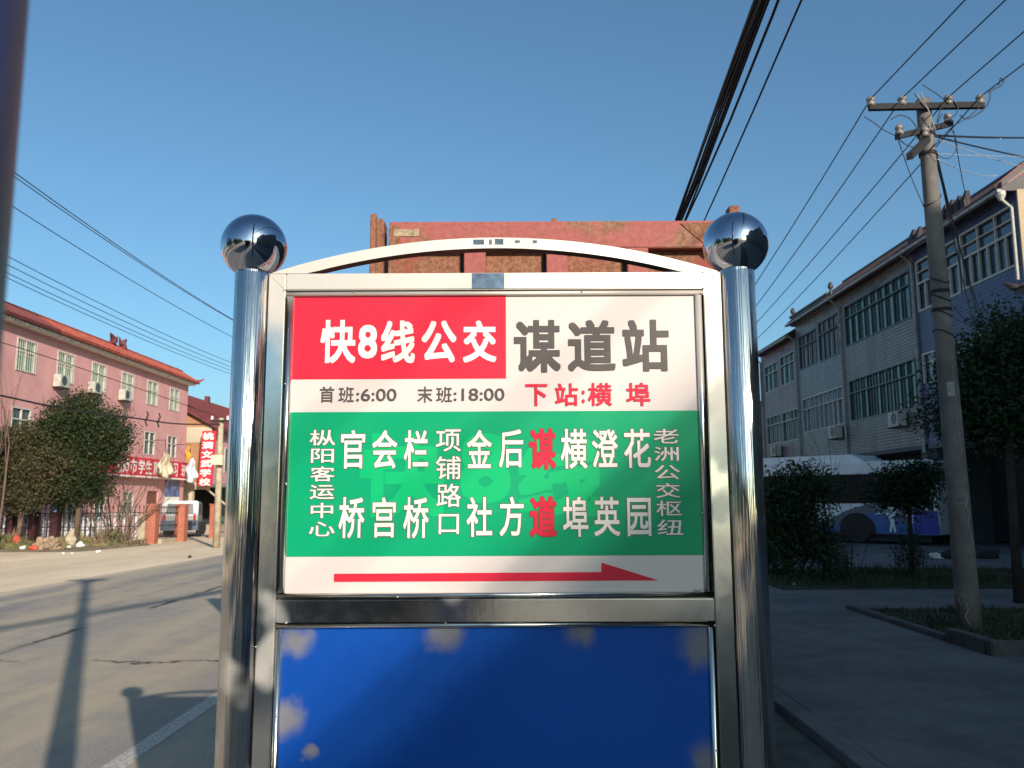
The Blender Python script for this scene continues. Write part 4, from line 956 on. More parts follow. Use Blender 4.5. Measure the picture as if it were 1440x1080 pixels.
tree('broadleaf_tree', 'lower olive brown leafed tree at the left edge beside the evergreen', (bx2, 28.0, 0), [(bx2, 28.0, -.05), (bx2 + .1, 28.0, 1.0), (bx2, 28.0, 2.0)], [.10, .08, .06],
     [bl(40, 630, 44, 34, 28.2), bl(15, 622, 36, 30, 28.0), bl(-5, 645, 30, 40, 28.0), bl(15, 668, 42, 36, 28.0), bl(62, 660, 38, 38, 28.0), bl(30, 695, 50, 24, 28.0), bl(-30, 650, 50, 50, 28.0)], 36000, .095, 'leaf_olive', 'twig', 12, 9, 2)
def shrub(label, x, y, h, n, seed, mat='twig', spread=.35, leaf=None, r=.022, nm='bare_shrub', lean=(0, 0), z=0, size=.09, nl=1500, depth=3):
    rnd = random.Random(seed); t = thing(nm, label, 'shrub', (x, y, z)); bm = bmesh.new()
    for i in range(n):
        d = Vector((rnd.gauss(lean[0], spread), rnd.gauss(lean[1], spread), 1)).normalized()
        branch(bm, Vector((x + rnd.gauss(0, .08), y + rnd.gauss(0, .08), z)), d, h * rnd.uniform(.4, .6), r, depth, rnd, .33, 4, .25, 2)
    part('stem', bm, mat, t)
    if leaf:
        bm = bmesh.new(); leaves(bm, leaf, nl, size, rnd); part('foliage', bm, 'leaf_dark' if mat != 'twig' else 'leaf_olive', t)
    return t
p = onX(196, 762, -12.9)
shrub('tall bare twiggy shrub in front of the pale concrete post', -13.6, 29.9, 3.4, 9, 21, spread=.30, r=.03)
shrub('bare twiggy shrub in front of the white pickets', -14.2, 29.4, 2.6, 6, 22, spread=.4, r=.026)
shrub('thin bare sapling reaching up at the left edge of the picture', onY(8, 600, 27).x, 27, 6.4, 3, 23, spread=.10, r=.04, nm='bare_sapling')
# weeds, litter
struct(link('weedy_bank', (lambda: (lambda bm: (bm.faces.new([bm.verts.new(q) for q in ((-22, 25.6, -.008), (-13.2, 26.0, -.008), (-12.6, 29.8, -.008), (-13.2, 30.55, .06), (-19.8, 27.4, .06), (-24, 25.8, .06))]), bm)[1])(bmesh.new()))(), 'weed_soil'))
def weeds(seed, n, mat, label, h):
    rnd = random.Random(seed); bm = bmesh.new()
    for _ in range(n):
        u = rnd.random(); v = rnd.random() ** .8
        q = A0.lerp(A1, .22 + u * .80); front = Vector((.25, -1, 0)) * (2.5 * v * (1 - .55 * u) + .1)
        x, y = q.x + front.x, q.y + front.y
        k_ = max(0, noise.noise(Vector((x * 1.1, y * 1.1, seed))) + .45)
        if k_ < .15: continue
        hh = h * rnd.uniform(.3, 1.2) * k_ * (1.25 - v); a = rnd.uniform(0, pi); dx, dy = cos(a) * .035, sin(a) * .035
        lx, ly = rnd.gauss(0, .35) * hh, rnd.gauss(0, .35) * hh
        bm.faces.new([bm.verts.new(c) for c in ((x - dx, y - dy, -.01), (x + dx, y + dy, -.01), (x + lx, y + ly, hh))])
    o = link('weeds', bm, mat); o['kind'] = 'stuff'; o['label'] = label; o['category'] = 'weeds'
weeds(1, 22000, 'weed', 'rough dry and green weeds in front of the fence', .58)
weeds(5, 6000, 'straw', 'pale dead straw among the weeds by the fence', .42)
weeds(9, 5000, 'leaf_camphor', 'dark green low plants growing along the fence foot', .42)
bm = bmesh.new(); bmesh.ops.create_icosphere(bm, subdivisions=4, radius=1)
for v in bm.verts:
    n_ = 1 + .35 * noise.noise(v.co * 3) + .35 * noise.noise(v.co * 11); v.co = Vector((v.co.x * .42 * n_, v.co.y * .3 * n_, max(-.1, v.co.z * .34 * n_)))
c = onY(68, 770, 27.0); bmesh.ops.translate(bm, vec=(c.x, 27.0, .02), verts=bm.verts[:])
tag(link('straw_heap', bm, 'straw'), 'heap of dry brown straw in front of the tree trunk', 'straw heap')
def lump(name, lb, cat, x, y, s, mat, seed, z=0):
    bm = bmesh.new(); bmesh.ops.create_icosphere(bm, subdivisions=2, radius=1)
    for v in bm.verts:
        n_ = 1 + .5 * noise.noise(v.co * 1.7 + Vector((seed, 0, 0))); v.co = Vector((v.co.x * s[0] * n_, v.co.y * s[1] * n_, (v.co.z + .6) * s[2] * n_))
    bmesh.ops.translate(bm, vec=(x, y, z), verts=bm.verts[:]); tag(link(name, bm, mat), lb, cat)
for i, (px, py, s, mt, lb) in enumerate(((32, 767, .17, 'litter_white', 'white litter bag at the left of the weeds'), (112, 764, .26, 'litter_white', 'largest white rubbish bag, below the tree trunk'), (97, 765, .13, 'litter_white', 'small white bag left of the largest rubbish bag'),
        (138, 771, .12, 'litter_white', 'flat white scrap at the right of the weeds'), (89, 773, .08, 'litter_white', 'tiny white scrap below the straw heap'), (101, 773, .07, 'litter_white', 'tiny white scrap in front of the largest bag'), (47, 768, .24, 'litter_red', 'crumpled red plastic on the weeds'))):
    q = onZ(px, py + 6, 0); lump('litter', lb, 'litter', q.x, q.y, (s * .55, s * .45, s * .42), mt, i * 3.3, .0)
lump('red_bundle', 'red bundle leaning at the foot of the leftmost fence pillar', 'bundle', onY(24, 745, 27.6).x, 27.6, (.12, .10, .30), 'litter_red', 9)
lump('pale_rock', 'pale rock standing upright beside the tree trunk', 'rock', onY(100, 752, 28.4).x, 28.4, (.15, .12, .36), 'pale_concrete', 12)
q = onZ(267, 784, 0); lump('pebble', 'small dark stone on the dirt near the road edge', 'stone', q.x, q.y, (.05, .05, .04), 'soil', 2)
tag(link('swing_frame', (lambda bm: (tube(bm, [(-15.6, 29.9, 0), (-15.35, 30.0, 2.1), (-14.55, 30.3, 2.1), (-14.2, 30.3, 0)], .03, 6), bm)[1])(bmesh.new()), 'black_metal'), 'thin black metal frame behind the white pickets', 'frame')

# ================================================================== POLES AND WIRES
def wire(name, label, pts, r, mat='cable', group=None, cat='cable', n=24, sag=None):
    if sag is not None:
        a, b = Vector(pts[0]), Vector(pts[-1])
        pts = [a.lerp(b, i / n) - Vector((0, 0, sag * 4 * (i / n) * (1 - i / n))) for i in range(n + 1)]
    o = link(name, T(pts, r, 5), mat, None, True); return tag(o, label, cat, group)
def smooth(pts, n=10):
    """Catmull-Rom through points"""
    P_ = [Vector(p) for p in pts]; P_ = [P_[0] * 2 - P_[1]] + P_ + [P_[-1] * 2 - P_[-2]]; o = []
    for i in range(1, len(P_) - 2):
        for k_ in range(n):
            t = k_ / n; a, b, c, d = P_[i - 1:i + 3]
            o.append(.5 * ((2 * b) + (c - a) * t + (2 * a - 5 * b + 4 * c - d) * t * t + (3 * b - a - 3 * c + d) * t ** 3))
    o.append(P_[-2]); return o
# the pole right beside the viewer
nx, ny = -.2505, .247
np_ = thing('lamp_post', 'dark blue-grey post blurred at the upper left edge', 'post', (nx, ny, 0))
part('shaft', T([(nx, ny, 0), (nx, ny, 3.5), (nx, ny, 7.2)], [.085, .082, .075], 40), 'near_pole', np_, True)
part('head', Bs([(nx - .38, nx + .38, ny - .06, ny + .06, 7.2, 7.34), (nx - .12, nx + .12, ny - .12, ny + .12, 7.05, 7.2)], .02), 'near_pole', np_)
# concrete pole on the right
bp, tp = onY(1364, 882, 9.55), onY(1298, 141, 9.55)
bp.z = 0.02
cp = thing('utility_pole', 'tall leaning concrete power pole in the planting bed', 'utility pole', tuple(bp))
ax = (tp - bp)
NP = 14
part('shaft', T([bp + ax * i / NP for i in range(NP + 1)], [.128 - .046 * i / NP for i in range(NP + 1)], 28), 'pole_concrete', cp, True)
def at(px, py, Y=9.55): return onY(px, py, Y)
arm1a, arm1b = at(1220, 149), at(1384, 147)
fY = 9.44
def arm(pa, pb, w_=.035, h=.035, mat='black_metal', nm='crossarm'):
    d = (pb - pa).normalized(); s = d.cross(Vector((0, 0, 1))).normalized() * w_; u = Vector((0, 0, h)); bm = bmesh.new()
    v = [bm.verts.new(p + a * s + b * u) for p in (pa, pb) for a, b in ((-1, -1), (1, -1), (1, 1), (-1, 1))]
    for q in ((0, 1, 2, 3), (7, 6, 5, 4), (0, 4, 5, 1), (1, 5, 6, 2), (2, 6, 7, 3), (3, 7, 4, 0)): bm.faces.new([v[i] for i in q])
    bmesh.ops.recalc_face_normals(bm, faces=bm.faces[:]); return part(nm, bm, mat, cp)
A_ = at(1222, 151, fY - .0); B_ = at(1383, 148, fY)
ca1 = arm(A_, B_, .03, .036)
C_, D_ = at(1262, 192, 9.2), at(1337, 174, 9.75); ca2 = arm(C_, D_, .035, .035)
E_, F_ = at(1279, 220, 8.9), at(1304, 196, 9.4); ca3 = arm(E_, F_, .035, .04)
def insul(p, sz=1.0, parent=cp):
    part('insulator', L([(.02, -.03), (.045 * sz, -.02), (.05 * sz, .01), (.028 * sz, .03), (.05 * sz, .045), (.05 * sz, .065), (.025 * sz, .10), (.01, .11)], tuple(p), 14), 'porcelain', parent, True)
up_ = Vector((0, 0, .036))
tips = []
for px in (1225, 1269, 1334, 1379):
    f_ = (px - 1222) / (1383 - 1222); p = A_.lerp(B_, f_) + up_; insul(p, 1.05); tips.append(p + Vector((0, 0, .07)))
for (a, b, f_) in ((C_, D_, .04), (C_, D_, .95)): insul(a.lerp(b, f_) + up_, 1.0)
insul(at(1301, 190, 9.36), 1.0)
for z_, r_ in ((.62, .098), (.585, .1), (.93, .093), (.89, .093)):
    p = bp + ax * z_; part('band', L([(r_ + .008, -.02), (r_ + .008, .02)], tuple(p), 24), 'black_metal', cp)
# coils of loose wire round the shaft
rnd = random.Random(31)
for z_ in (.635, .60, .57, .79, .53):
    p = bp + ax * z_; r_ = .128 - .046 * z_ + .008
    pts = [p + Vector((cos(a * pi / 10) * r_, sin(a * pi / 10) * r_, .07 * sin(a * pi / 10 + z_ * 9) + a * .004)) for a in range(21)]
    part('tie_wire', T(pts, .006, 4), 'cable', cp)
# whitewash drips and torn notice on the shaft (camera side)
def onshaft(px, py, out=.002):
    q = _ray(px, py); o_ = Vector((0, 0, CAMH)); f_ = max(0, min(1, (onY(px, py, bp.y).z - bp.z) / ax.z)); c_ = bp + ax * f_; r_ = .128 - .046 * f_ + out
    dx = onY(px, py, bp.y).x - c_.x; dx = max(-r_ * .95, min(r_ * .95, dx)); return Vector((c_.x + dx, c_.y - sqrt(max(0, r_ * r_ - dx * dx)), onY(px, py, bp.y).z))
def drip(pts, r_):
    bm = bmesh.new(); tube(bm, [onshaft(*p) for p in pts], r_, 5); part('whitewash_drip', bm, 'paint_drip', cp)
drip([(1350, 690), (1352, 705), (1349, 712), (1355, 722), (1353, 735), (1358, 748), (1360, 762), (1362, 775)], [.004, .01, .012, .008, .010, .006, .007, .003])
drip([(1337, 709), (1344, 707), (1350, 709), (1353, 712)], [.004, .006, .009, .004])
drip([(1352, 845), (1354, 856), (1351, 866), (1357, 878)], [.004, .008, .006, .006])
drip([(1347, 832), (1345, 842), (1347, 850)], [.004, .006, .003])
drip([(1333, 515), (1334, 530), (1336, 560), (1340, 600), (1346, 640)], [.002, .004, .003, .003, .002])
bm = bmesh.new(); g_ = [[bm.verts.new(onshaft(1325 + i * 2.4 + j * .4, 538 + j * 4 + (i % 2) * 1.2, .003)) for j in range(6)] for i in range(5)]
for i in range(4):
    for j in range(5): bm.faces.new((g_[i][j], g_[i][j + 1], g_[i + 1][j + 1], g_[i + 1][j]))
part('torn_notice', bm, 'paint_drip', cp)
# four power wires over the crossarm, running up and down the street
GW = 'power wires over the concrete pole crossarm'
far4 = [(1065, 392), (1065, 428), (1067, 447), (1066, 452)]
ends = [(1066, 384), (1065, 421), (1066, 447), (1068, 470)]
for i, (tp_, lb) in enumerate(zip(tips, ('leftmost power wire on the upper crossarm', 'second power wire on the upper crossarm', 'third power wire on the upper crossarm', 'rightmost power wire on the upper crossarm'))):
    # towards the distance: falls away to the next pole; towards the viewer: rises out of the frame
    q = onX(*ends[i], tp_.x - .10); mid_ = Vector((tp_.x - .10, q.y, q.z)); k2 = Vector((tp_.x - .25, 58, 6.1))
    L_ = k2 - tp_
    t_m = (q.y - tp_.y) / (k2.y - tp_.y); chord = tp_.z + (k2.z - tp_.z) * t_m; sg = max(.2, (chord - q.z) / (4 * t_m * (1 - t_m)))
    fwd = [tp_.lerp(k2, j / 30) - Vector((0, 0, sg * 4 * (j / 30) * (1 - j / 30))) for j in range(31)]
    top_ = ((1354, 0), (1411, 0), (1440, 42), (1440, 88))[i]
    qn = onX(*top_, tp_.x - .02)
    kb_ = Vector((tp_.x, -30, 7.0)); s2 = (tp_.y - qn.y) / (tp_.y - kb_.y); ch2 = tp_.z + (kb_.z - tp_.z) * s2; sg2 = (ch2 - qn.z) / (4 * s2 * (1 - s2))
    back = [kb_.lerp(tp_, j / 24) - Vector((0, 0, sg2 * 4 * (j / 24) * (1 - j / 24))) for j in range(24)]
    wire('power_wire', lb, back + fwd, .0075, group=GW)
    print('wire', i, 'sag', round(sg, 2), round(sg2, 2), [round(v, 2) for v in q], [round(v, 2) for v in qn])
# jumpers and loops at the pole head
def PW(lb, pts, r=.006, Y=9.4, mat='cable', nm='jumper_cable'):
    wire(nm, lb, smooth([at(p[0], p[1], p[2] if len(p) > 2 else Y) for p in pts], 6), r, mat)
PW('jumper cable drooping from the left wire to the lower crossarm', [(1215, 164), (1228, 172), (1243, 183), (1262, 192)])
PW('loose jumper cable arching from the second wire to the pole', [(1253, 168), (1265, 162), (1278, 166), (1287, 176), (1291, 186)])
PW('jumper cable from the top wire down to the third insulator', [(1297, 119), (1311, 128), (1325, 138), (1334, 146)])
PW('looped black cable ring around the third insulator', [(1325, 160), (1318, 172), (1325, 147), (1334, 139), (1345, 147), (1346, 158), (1336, 166), (1328, 160)], .007)
PW('black jumper hanging from the right-hand insulator in a bow', [(1393, 130), (1390, 145), (1378, 158), (1360, 167), (1350, 162)], .007)
PW('small closed loop of cable on the rightmost wire', [(1404, 120), (1407, 110), (1411, 114), (1407, 121), (1400, 124), (1390, 130)], .007)
PW('black cable crossing from the crossarm end down across the pole', [(1381, 148), (1362, 164), (1340, 178), (1322, 196), (1313, 206)], .006)
PW('cable bow between the pole and the lower right side', [(1314, 210), (1322, 220), (1336, 222), (1346, 206), (1342, 190), (1338, 182)], .005)
PW('cable bow under the lower left insulator', [(1264, 196), (1275, 204), (1288, 207), (1300, 198)], .006)
PW('thin pale wires sticking up beside the pole top', [(1288, 130), (1296, 142), (1306, 156), (1316, 184)], .004, mat='cable_pale')
PW('pale broken wire end above the pole top', [(1296, 128), (1300, 142), (1309, 160)], .003, mat='cable_pale')
PW('short black wire slanting across the pole top', [(1286, 131), (1292, 140), (1300, 150)], .006)
# service cables to the right
for lb, a, b, r_, mt, sg in (('upper black service cable leading right out of the picture', (1308, 190), (1480, 193), .014, 'cable', .02), ('second black service cable leading right and down', (1312, 191), (1480, 228), .011, 'cable', .02),
        ('pale thin service wire leading right below the black cables', (1318, 196), (1460, 240), .005, 'cable_pale', .03), ('thin grey wire crossing level to the right', (1316, 216), (1480, 219), .004, 'cable_pale', .02)):
    wire('service_cable', lb, [at(*a), onY(*b, 12.5)], r_, mt, sag=sg)
wire('service_cable', 'pale wire from the pole to the roof horn of the blue house', [at(1318, 224), onX(1404, 246, RX - .5)], .006, 'cable_pale', sag=.1)
# drops from the pole to the house fronts
DG = 'slack drop cables from the pole to the blue house'
for i, (a, b, lb) in enumerate((((1263, 196), (1300, 292), 'drop cable slanting back into the pole from the left insulator'), ((1316, 214), (1369, 450), 'leftmost drop cable to the blue house'), ((1317, 216), (1380, 452), 'middle drop cable to the blue house'),
        ((1318, 232), (1386, 456), 'right-hand drop cable to the blue house'), ((1341, 184), (1366, 305), 'thin cable dropping from the lower right insulator to the roof'))):
    if i == 0: wire('drop_cable', lb, [at(*a), at(*b)], .006, sag=.05)
    else: wire('drop_cable', lb, [at(*a), onX(*b, RX - .06)], .010 if i < 4 else .007, group=DG if i < 4 else None, sag=.25)
wire('drop_cable', 'dark cable sagging from the pole past the terrace towards the distance', smooth([at(1300, 262), onX(1310, 330, 9.2), onX(1276, 358, 11.2), onX(1215, 420, 12.8), onX(1150, 478, 13.2), onX(1110, 492, 13.2), onX(1070, 496, 13.0)], 8), .014)
# black cable bundle right of the sign
cb_ = thing('cable_bundle', 'thick bundle of black cables rising right of the sign above the truck', 'cable', (.75, -16, 9.3))
rnd = random.Random(8)
for i in range(8):
    ox, oz = rnd.uniform(-.06, .06), rnd.uniform(-.07, .07); pts = []
    ph = rnd.uniform(0, 6)
    for j in range(41):
        y = -16 + j * 1.6
        z = 4.72 + .0031 * (y - 22) ** 2
        tt = max(0, 1 - abs(y - 6) / 30)
        pts.append((2.06 + .035 * (y - 6.4) + ox + .03 * sin(y * .55 + ph), y, z + oz + .02 * sin(y * .37 + ph * 2)))
    part('strand', T(pts, .013 if i % 3 else .019, 5), 'cable', cb_, True)
pts = [(2.38 + .04 * (-16 + j * 1.6 - 6.4), -16 + j * 1.6, 4.70 + .0033 * (-16 + j * 1.6 - 22) ** 2 + .03) for j in range(41)]
wire('overhead_cable', 'single black cable rising beside the thick cable bundle', pts, .010)
# wires along the left side of the road
GL = 'thin wires along the left side of the road'
def left_wire(lb, a, b, X, r_, g=GL, X2=None, mat='cable'):
    p, q = onX(*a, X), onX(*b, X2 or X)
    back = p + (p - q).normalized() * 12; d = (q - p).normalized(); fw = q + d * 12
    wire('overhead_wire', lb, [back - Vector((0, 0, -.0))] + [p.lerp(q, t / 8) - Vector((0, 0, .35 * 4 * (t / 8) * (1 - t / 8))) * .25 for t in range(9)] + [fw], r_, mat, g)
left_wire('uppermost of the thin wires left of the sign', (14, 238), (325, 448), -8.6, .010)
left_wire('second of the thin wires, almost touching the uppermost', (14, 244), (325, 449), -8.75, .009)
left_wire('third thin wire left of the sign, alone in the gap', (8, 284), (325, 473), -9.2, .009)
left_wire('fourth thin wire, top one of the lower four', (0, 355), (325, 510), -9.4, .008)
left_wire('fifth thin wire, second of the lower four', (0, 367), (325, 516), -9.7, .008)
left_wire('sixth thin wire, third of the lower four', (0, 379), (325, 521), -10.0, .008)
left_wire('lowest of the thin wires against the sky', (0, 386), (325, 526), -10.3, .008)
# short leaning pole by the gate and its cables
sb, st_ = onZ(304, 768, 0), onY(311, 588, 27.9)
sb = Vector((sb.x, 27.9, 0)); st_ = Vector((st_.x, 27.9, st_.z)); sb.x = onY(304, 768, 27.9).x
sp = thing('utility_pole', 'short leaning concrete pole next to the red brick gate pillar', 'utility pole', tuple(sb))
part('shaft', T([sb, (sb + st_) / 2, st_], [.115, .10, .085], 16), 'pale_concrete', sp, True)
mp_ = st_ - Vector((0, 0, .25))
part('crossarm', B(mp_.x - .3, mp_.x + .3, mp_.y - .14, mp_.y - .08, mp_.z + .12, mp_.z + .18), 'black_metal', sp)
for dx in (-.26, .26): part('insulator', L([(.04, 0), (.05, .04), (.03, .07), (.05, .09), (.01, .14)], (mp_.x + dx, mp_.y - .11, mp_.z + .18), 10), 'banner_white', sp)
bxz = onY(308, 647, 27.75); part('meter_box', B(bxz.x - .22, bxz.x + .16, 27.6, 27.76, bxz.z - .16, bxz.z + .16), 'cloth_cream', sp)
wire('telephone_cable', 'thick dark cable sagging across the pink wall to the short pole', smooth([onX(-40, 552, -10.4), onX(0, 556, -10.4), onX(70, 571, -10.3), onX(130, 581, -10.2), onX(190, 588, -10.1), onX(250, 596, -10.0), tuple(st_ - Vector((0, 0, .2)))], 8), .022)
wire('telephone_cable', 'thin cable crossing the top-floor windows down to the short pole', smooth([onX(-40, 470, -11.5), onX(4, 482, -11.3), onX(100, 513, -11.0), onX(200, 548, -10.6), onX(262, 570, -10.2), tuple(st_)], 8), .010)
for px in (206, 223):
    t = onX(px, 590 if px < 210 else 592, -10.05)
    tag(link('cable_clamp', T([(t.x, t.y, t.z + .22), (t.x + .04, t.y, t.z + .12), (t.x - .03, t.y, t.z - .05), (t.x + .02, t.y, t.z - .18)], .022, 5), 'black_metal'), ('left' if px < 210 else 'right') + ' small dark clamp on the thick sagging cable', 'cable clamp')

# ================================================================== BUS under the terrace
BR = Vector((12.85, 25.6, PZ)); ang = radians(48); bd = Vector((-cos(ang), sin(ang), 0)); bn = Vector((-sin(ang), -cos(ang), 0))  # along the side towards its front; outward normal
bus = thing('parked_bus', 'white and blue bus parked under the terrace behind the bushes', 'bus', tuple(BR))
fb_ = lambda a, b, d: tuple(BR + bd * a + Vector((0, 0, b)) + bn * d)      # a: metres from the rear, b: height, d: outwards
LB, HB = 8.2, 2.62
body = bmesh.new(); prism(body, [(0, .32), (LB, .32), (LB, 1.2), (LB - .12, HB - .15), (LB - .4, HB), (.15, HB), (0, HB - .15)], fb_, -2.3, 0)
bmesh.ops.bevel(body, geom=body.edges[:], offset=.05, segments=2, affect='EDGES'); part('body', body, 'bus_white', bus)
part('roof_unit', PR([(2.3, HB), (7.6, HB), (7.3, HB + .26), (2.75, HB + .26)], fb_, -2.0, -.25), 'bus_white', bus)
part('window_band', PR([(.25, 1.28), (LB - .6, 1.28), (LB - .6, 2.22), (.25, 2.22)], fb_, -.02, .012), 'bus_glass', bus)
for i in range(6):
    a = .3 + i * 1.22; part('side_window', PR([(a, 1.33), (a + 1.12, 1.33), (a + 1.12, 2.17), (a, 2.17)], fb_, .0125, .018), 'bus_glass', bus)
def swoop(x0, x1, f, z0=.33, n=16): return [(x0, z0)] + [(x0 + (x1 - x0) * i / n, f(i / n)) for i in range(n + 1)] + [(x1, z0)]
part('slate_stripe', PR([(.9, .33), (.9, 1.27), (2.1, 1.27), (2.9, 1.05), (3.5, .75), (4.4, .56), (6.2, .46), (6.2, .33)], fb_, .0, .007), 'bus_slate', bus)
part('blue_stripe', PR([(.0, .33), (.0, .62), (1.2, .7), (1.25, 1.1), (2.2, .95), (2.9, .62), (4.0, .47), (LB - .1, .42), (LB - .1, .33)], fb_, .0, .010), 'bus_blue', bus)
part('rear_panel', PR([(.02, .35), (.02, 1.05), (.75, 1.05), (.75, .35)], fb_, .0, .014), 'bus_deep_blue', bus)
part('white_figure', PR([(1.30, .38), (1.36, .78), (1.30, .95), (1.05, 1.0), (.85, .80), (.80, 1.1), (.95, 1.22), (1.25, 1.12), (1.45, 1.20), (1.60, 1.08), (1.95, .93), (1.62, .96), (1.50, .82), (1.46, .70), (1.52, .38), (1.46, .38), (1.40, .62), (1.36, .38)], fb_, .015, .019), 'bus_white', bus)
for a in (2.55, 6.6):
    arch = [(a - .62, .30)] + [(a - .60 * cos(i * pi / 12), .42 + .56 * sin(i * pi / 12)) for i in range(13)] + [(a + .62, .30)]
    part('wheel_arch', PR(arch, fb_, .0, .022), 'dark_inside', bus)
    bm = bmesh.new(); c_ = Vector(fb_(a, .46 - .0, -.20)); c_.z = PZ + .46; ring = []
    for (r_, d_) in ((.24, 0), (.42, 0), (.46, .04), (.46, .2), (.42, .24), (.24, .24)):
        ring.append([bm.verts.new(c_ + bd * r_ * cos(2 * pi * j / 24) + Vector((0, 0, r_ * sin(2 * pi * j / 24))) + bn * d_) for j in range(24)])
    for u_, v_ in zip(ring, ring[1:]):
        for j in range(24): bm.faces.new((u_[j], u_[(j + 1) % 24], v_[(j + 1) % 24], v_[j]))
    bm.faces.new(ring[0]); bm.faces.new(ring[-1]); bmesh.ops.recalc_face_normals(bm, faces=bm.faces[:])
    wh = part('wheel', bm, 'rubber', bus)
part('underside', PR([(.3, .15), (LB - .5, .15), (LB - .5, .33), (.3, .33)], fb_, -2.1, -.1), 'black_metal', bus)
# bushes and small trees in front of the bus
def dblob(px, py, rx, rz, Y): c = onY(px, py, Y); k_ = Y / 1180; return (c.x, Y, c.z, rx * k_, rx * k_ * .8, rz * k_)
c = onY(1105, 700, 15.6)
tree('bushy_tree', 'dark leafy bush growing on the verge just right of the sign', (c.x, 15.6, .13), [(c.x, 15.6, .0), (c.x + .05, 15.6, .7), (c.x, 15.6, 1.2)], [.06, .05, .035],
     [dblob(1128, 688, 42, 30, 15.6), dblob(1100, 712, 36, 50, 15.6), dblob(1125, 745, 40, 45, 15.6), dblob(1098, 775, 34, 26, 15.4), dblob(1138, 672, 20, 12, 15.6), dblob(1082, 750, 30, 50, 15.6), dblob(1150, 765, 26, 30, 15.3)], 15000, .085, 'leaf_dark', 'bark_dark', 41, 8)
c = onY(1172, 800, 15.2)
shrub('bare dark shrub between the leafy bush and the little tree', c.x, 15.2, 2.3, 7, 42, 'bark_dark', .38, r=.018, z=.05)
shrub('low dark bush under the bus wheel', onY(1190, 800, 14.6).x, 14.6, .9, 7, 43, 'bark_dark', .5, [dblob(1180, 785, 22, 24, 14.6), dblob(1165, 800, 16, 18, 14.6)], .012, 'low_bush', z=.05, nl=900, size=.06)
c = onY(1285, 800, 15.9)
tree('small_tree', 'small dark tree with a round crown in front of the bus rear', (c.x, 15.9, .13), [(c.x - .03, 15.9, .0), (c.x - .02, 15.9, .9), (c.x, 15.9, 1.55)], [.05, .04, .03],
     [dblob(1268, 668, 24, 18, 15.9), dblob(1290, 680, 30, 26, 15.9), dblob(1250, 690, 28, 16, 15.9), dblob(1278, 706, 28, 16, 15.9), dblob(1300, 665, 22, 16, 15.9)], 8000, .08, 'leaf_dark', 'bark_dark', 44, 7)
shrub('low dark bush at the foot of the small tree', onY(1278, 800, 15.3).x, 15.3, 1.2, 6, 45, 'bark_dark', .35, [dblob(1278, 780, 18, 30, 15.3)], .012, 'low_bush', z=.05, nl=900, size=.06)
c = onY(1458, 848, 11.5)
tree('large_tree', 'big dark evergreen tree at the right edge behind the concrete pole', (c.x, 11.9, .1), [(c.x, 11.9, .05), (c.x + .02, 11.9, 1.2), (c.x + .05, 11.9, 2.3), (c.x + .1, 12, 3.0)], [.075, .06, .055, .04],
     [dblob(1400, 490, 48, 40, 12.2), dblob(1450, 480, 60, 50, 12.2), dblob(1370, 530, 44, 40, 12.2), dblob(1420, 560, 70, 50, 12.2), dblob(1480, 560, 70, 70, 12.2), dblob(1316, 570, 22, 42, 12.6), dblob(1372, 600, 48, 26, 12.2), dblob(1400, 452, 26, 16, 12.2), dblob(1430, 600, 60, 34, 12.1), dblob(1385, 560, 50, 44, 12.0)], 36000, .085, 'leaf_dark', 'bark_dark', 46, 10)
# low clutter under the terrace
for i, (px, py, s, mt, lb) in enumerate(((1330, 768, .16, 'dark_inside', 'low dark block beside the bus rear'), (1385, 768, .20, 'dark_inside', 'dark rubble pile under the porch right of the pole'), (1318, 752, .13, 'litter_white', 'small white bag beside the bus rear'))):
    q = onY(px, py, 20.5); lump('rubble', lb, 'rubble', q.x, 20.5, (s * 1.6, s, s * .8), mt, i * 5.1, PZ)
lump('litter', 'tiny white scrap on the verge edge near the sign', 'litter', onZ(1117, 823, .07).x, onZ(1117, 823, .07).y, (.025, .02, .02), 'litter_white', 1, .07)
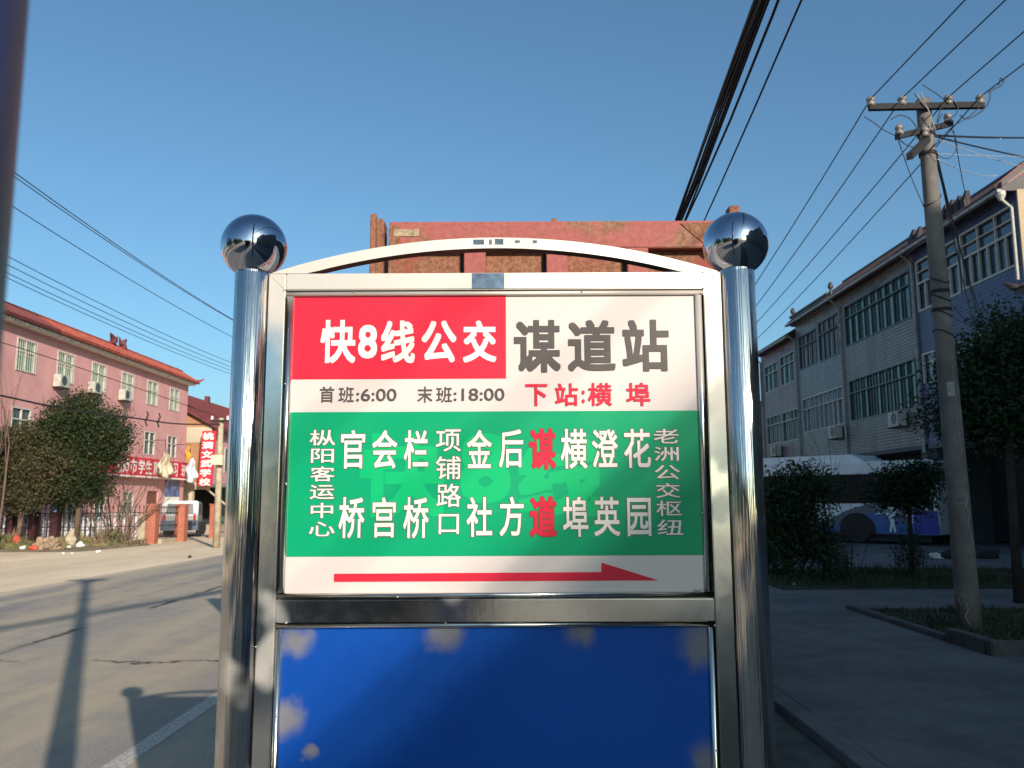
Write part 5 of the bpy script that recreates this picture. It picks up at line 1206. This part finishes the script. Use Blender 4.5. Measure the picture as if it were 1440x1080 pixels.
# poles out of view that carry the street wires
for (x, y, h, lb) in ((1.28, -16, 9.4, 'concrete pole behind the viewer carrying the cable bundle'), (3.5, 48.5, 7.2, 'concrete pole hidden beyond the truck carrying the cable bundle')):
    t = thing('utility_pole', lb, 'utility pole', (x, y, 0))
    part('shaft', T([(x, y, 0), (x, y, h)], [.15, .10], 14), 'pole_concrete', t, True); part('crossarm', B(x - .7, x + .7, y - .05, y + .05, h - .5, h - .42), 'black_metal', t)
ct = thing('added_lorry', 'unseen dark green covered lorry added behind the viewer to darken the steel', 'truck', (-1.4, -9, 0))  # added out of view to shade the ground and darken the steel reflections
part('cover', B(-2.7, -.1, -12.5, -6.6, .95, 2.75, bev=.12), plain('tarpaulin', (.02, .035, .025), .7), ct)
part('cab', PR([(-6.55, .5), (-5.2, .5), (-5.1, 1.35), (-5.45, 2.25), (-6.55, 2.3)], lambda a, b, d: (d, a, b), -2.5, -.3), 'black_metal', ct)
part('windscreen', PR([(-5.11, 1.4), (-5.08, 1.4), (-5.40, 2.15), (-5.43, 2.15)], lambda a, b, d: (d, a, b), -2.35, -.45), 'glass_dark', ct)
part('chassis', B(-2.3, -.5, -12.3, -5.3, .45, .94), 'black_metal', ct)
for x in (-2.55, -.55):
    for y in (-11.2, -6.0): part('wheel', L([(.2, 0), (.40, 0), (.42, .05), (.42, .25), (.2, .3)], (x, y, .42), 20, 'X'), 'rubber', ct)
# trees behind the viewer on the far left (seen in the steel); the nearest three added to darken the posts
for i, (x, y, h) in enumerate(((-15, -26, 6), (-10, -40, 7), (-4, -55, 8), (5, -60, 8), (-20, -20, 5.5), (-11.5, -1, 5.6), (-11.5, -7.5, 5.2), (-11.8, -14, 6))):
    rnd = random.Random(60 + i); t = thing('roadside_tree', ('leafy roadside tree behind the viewer, beside the rendered house', 'tall leafy roadside tree behind the viewer, second from the house', 'leafy roadside tree behind the viewer at the road bend', 'leafy tree behind the viewer beyond the tall block', 'shorter leafy tree behind the viewer at the far left', 'unseen leafy tree added across the road level with the viewer', 'unseen low leafy tree added across the road just behind the viewer', 'unseen taller leafy tree added across the road behind the viewer')[i], 'tree', (x, y, 0))
    part('trunk', T([(x, y, 0), (x + .1, y, h * .5)], [.2, .12], 8), 'bark', t)
    bm = bmesh.new(); leaves(bm, [(x, y, h * .62, h * .5, h * .5, h * .40)], 2600, .38, rnd); part('crown', bm, 'leaf_camphor', t)
print('objects', len(bpy.data.objects))
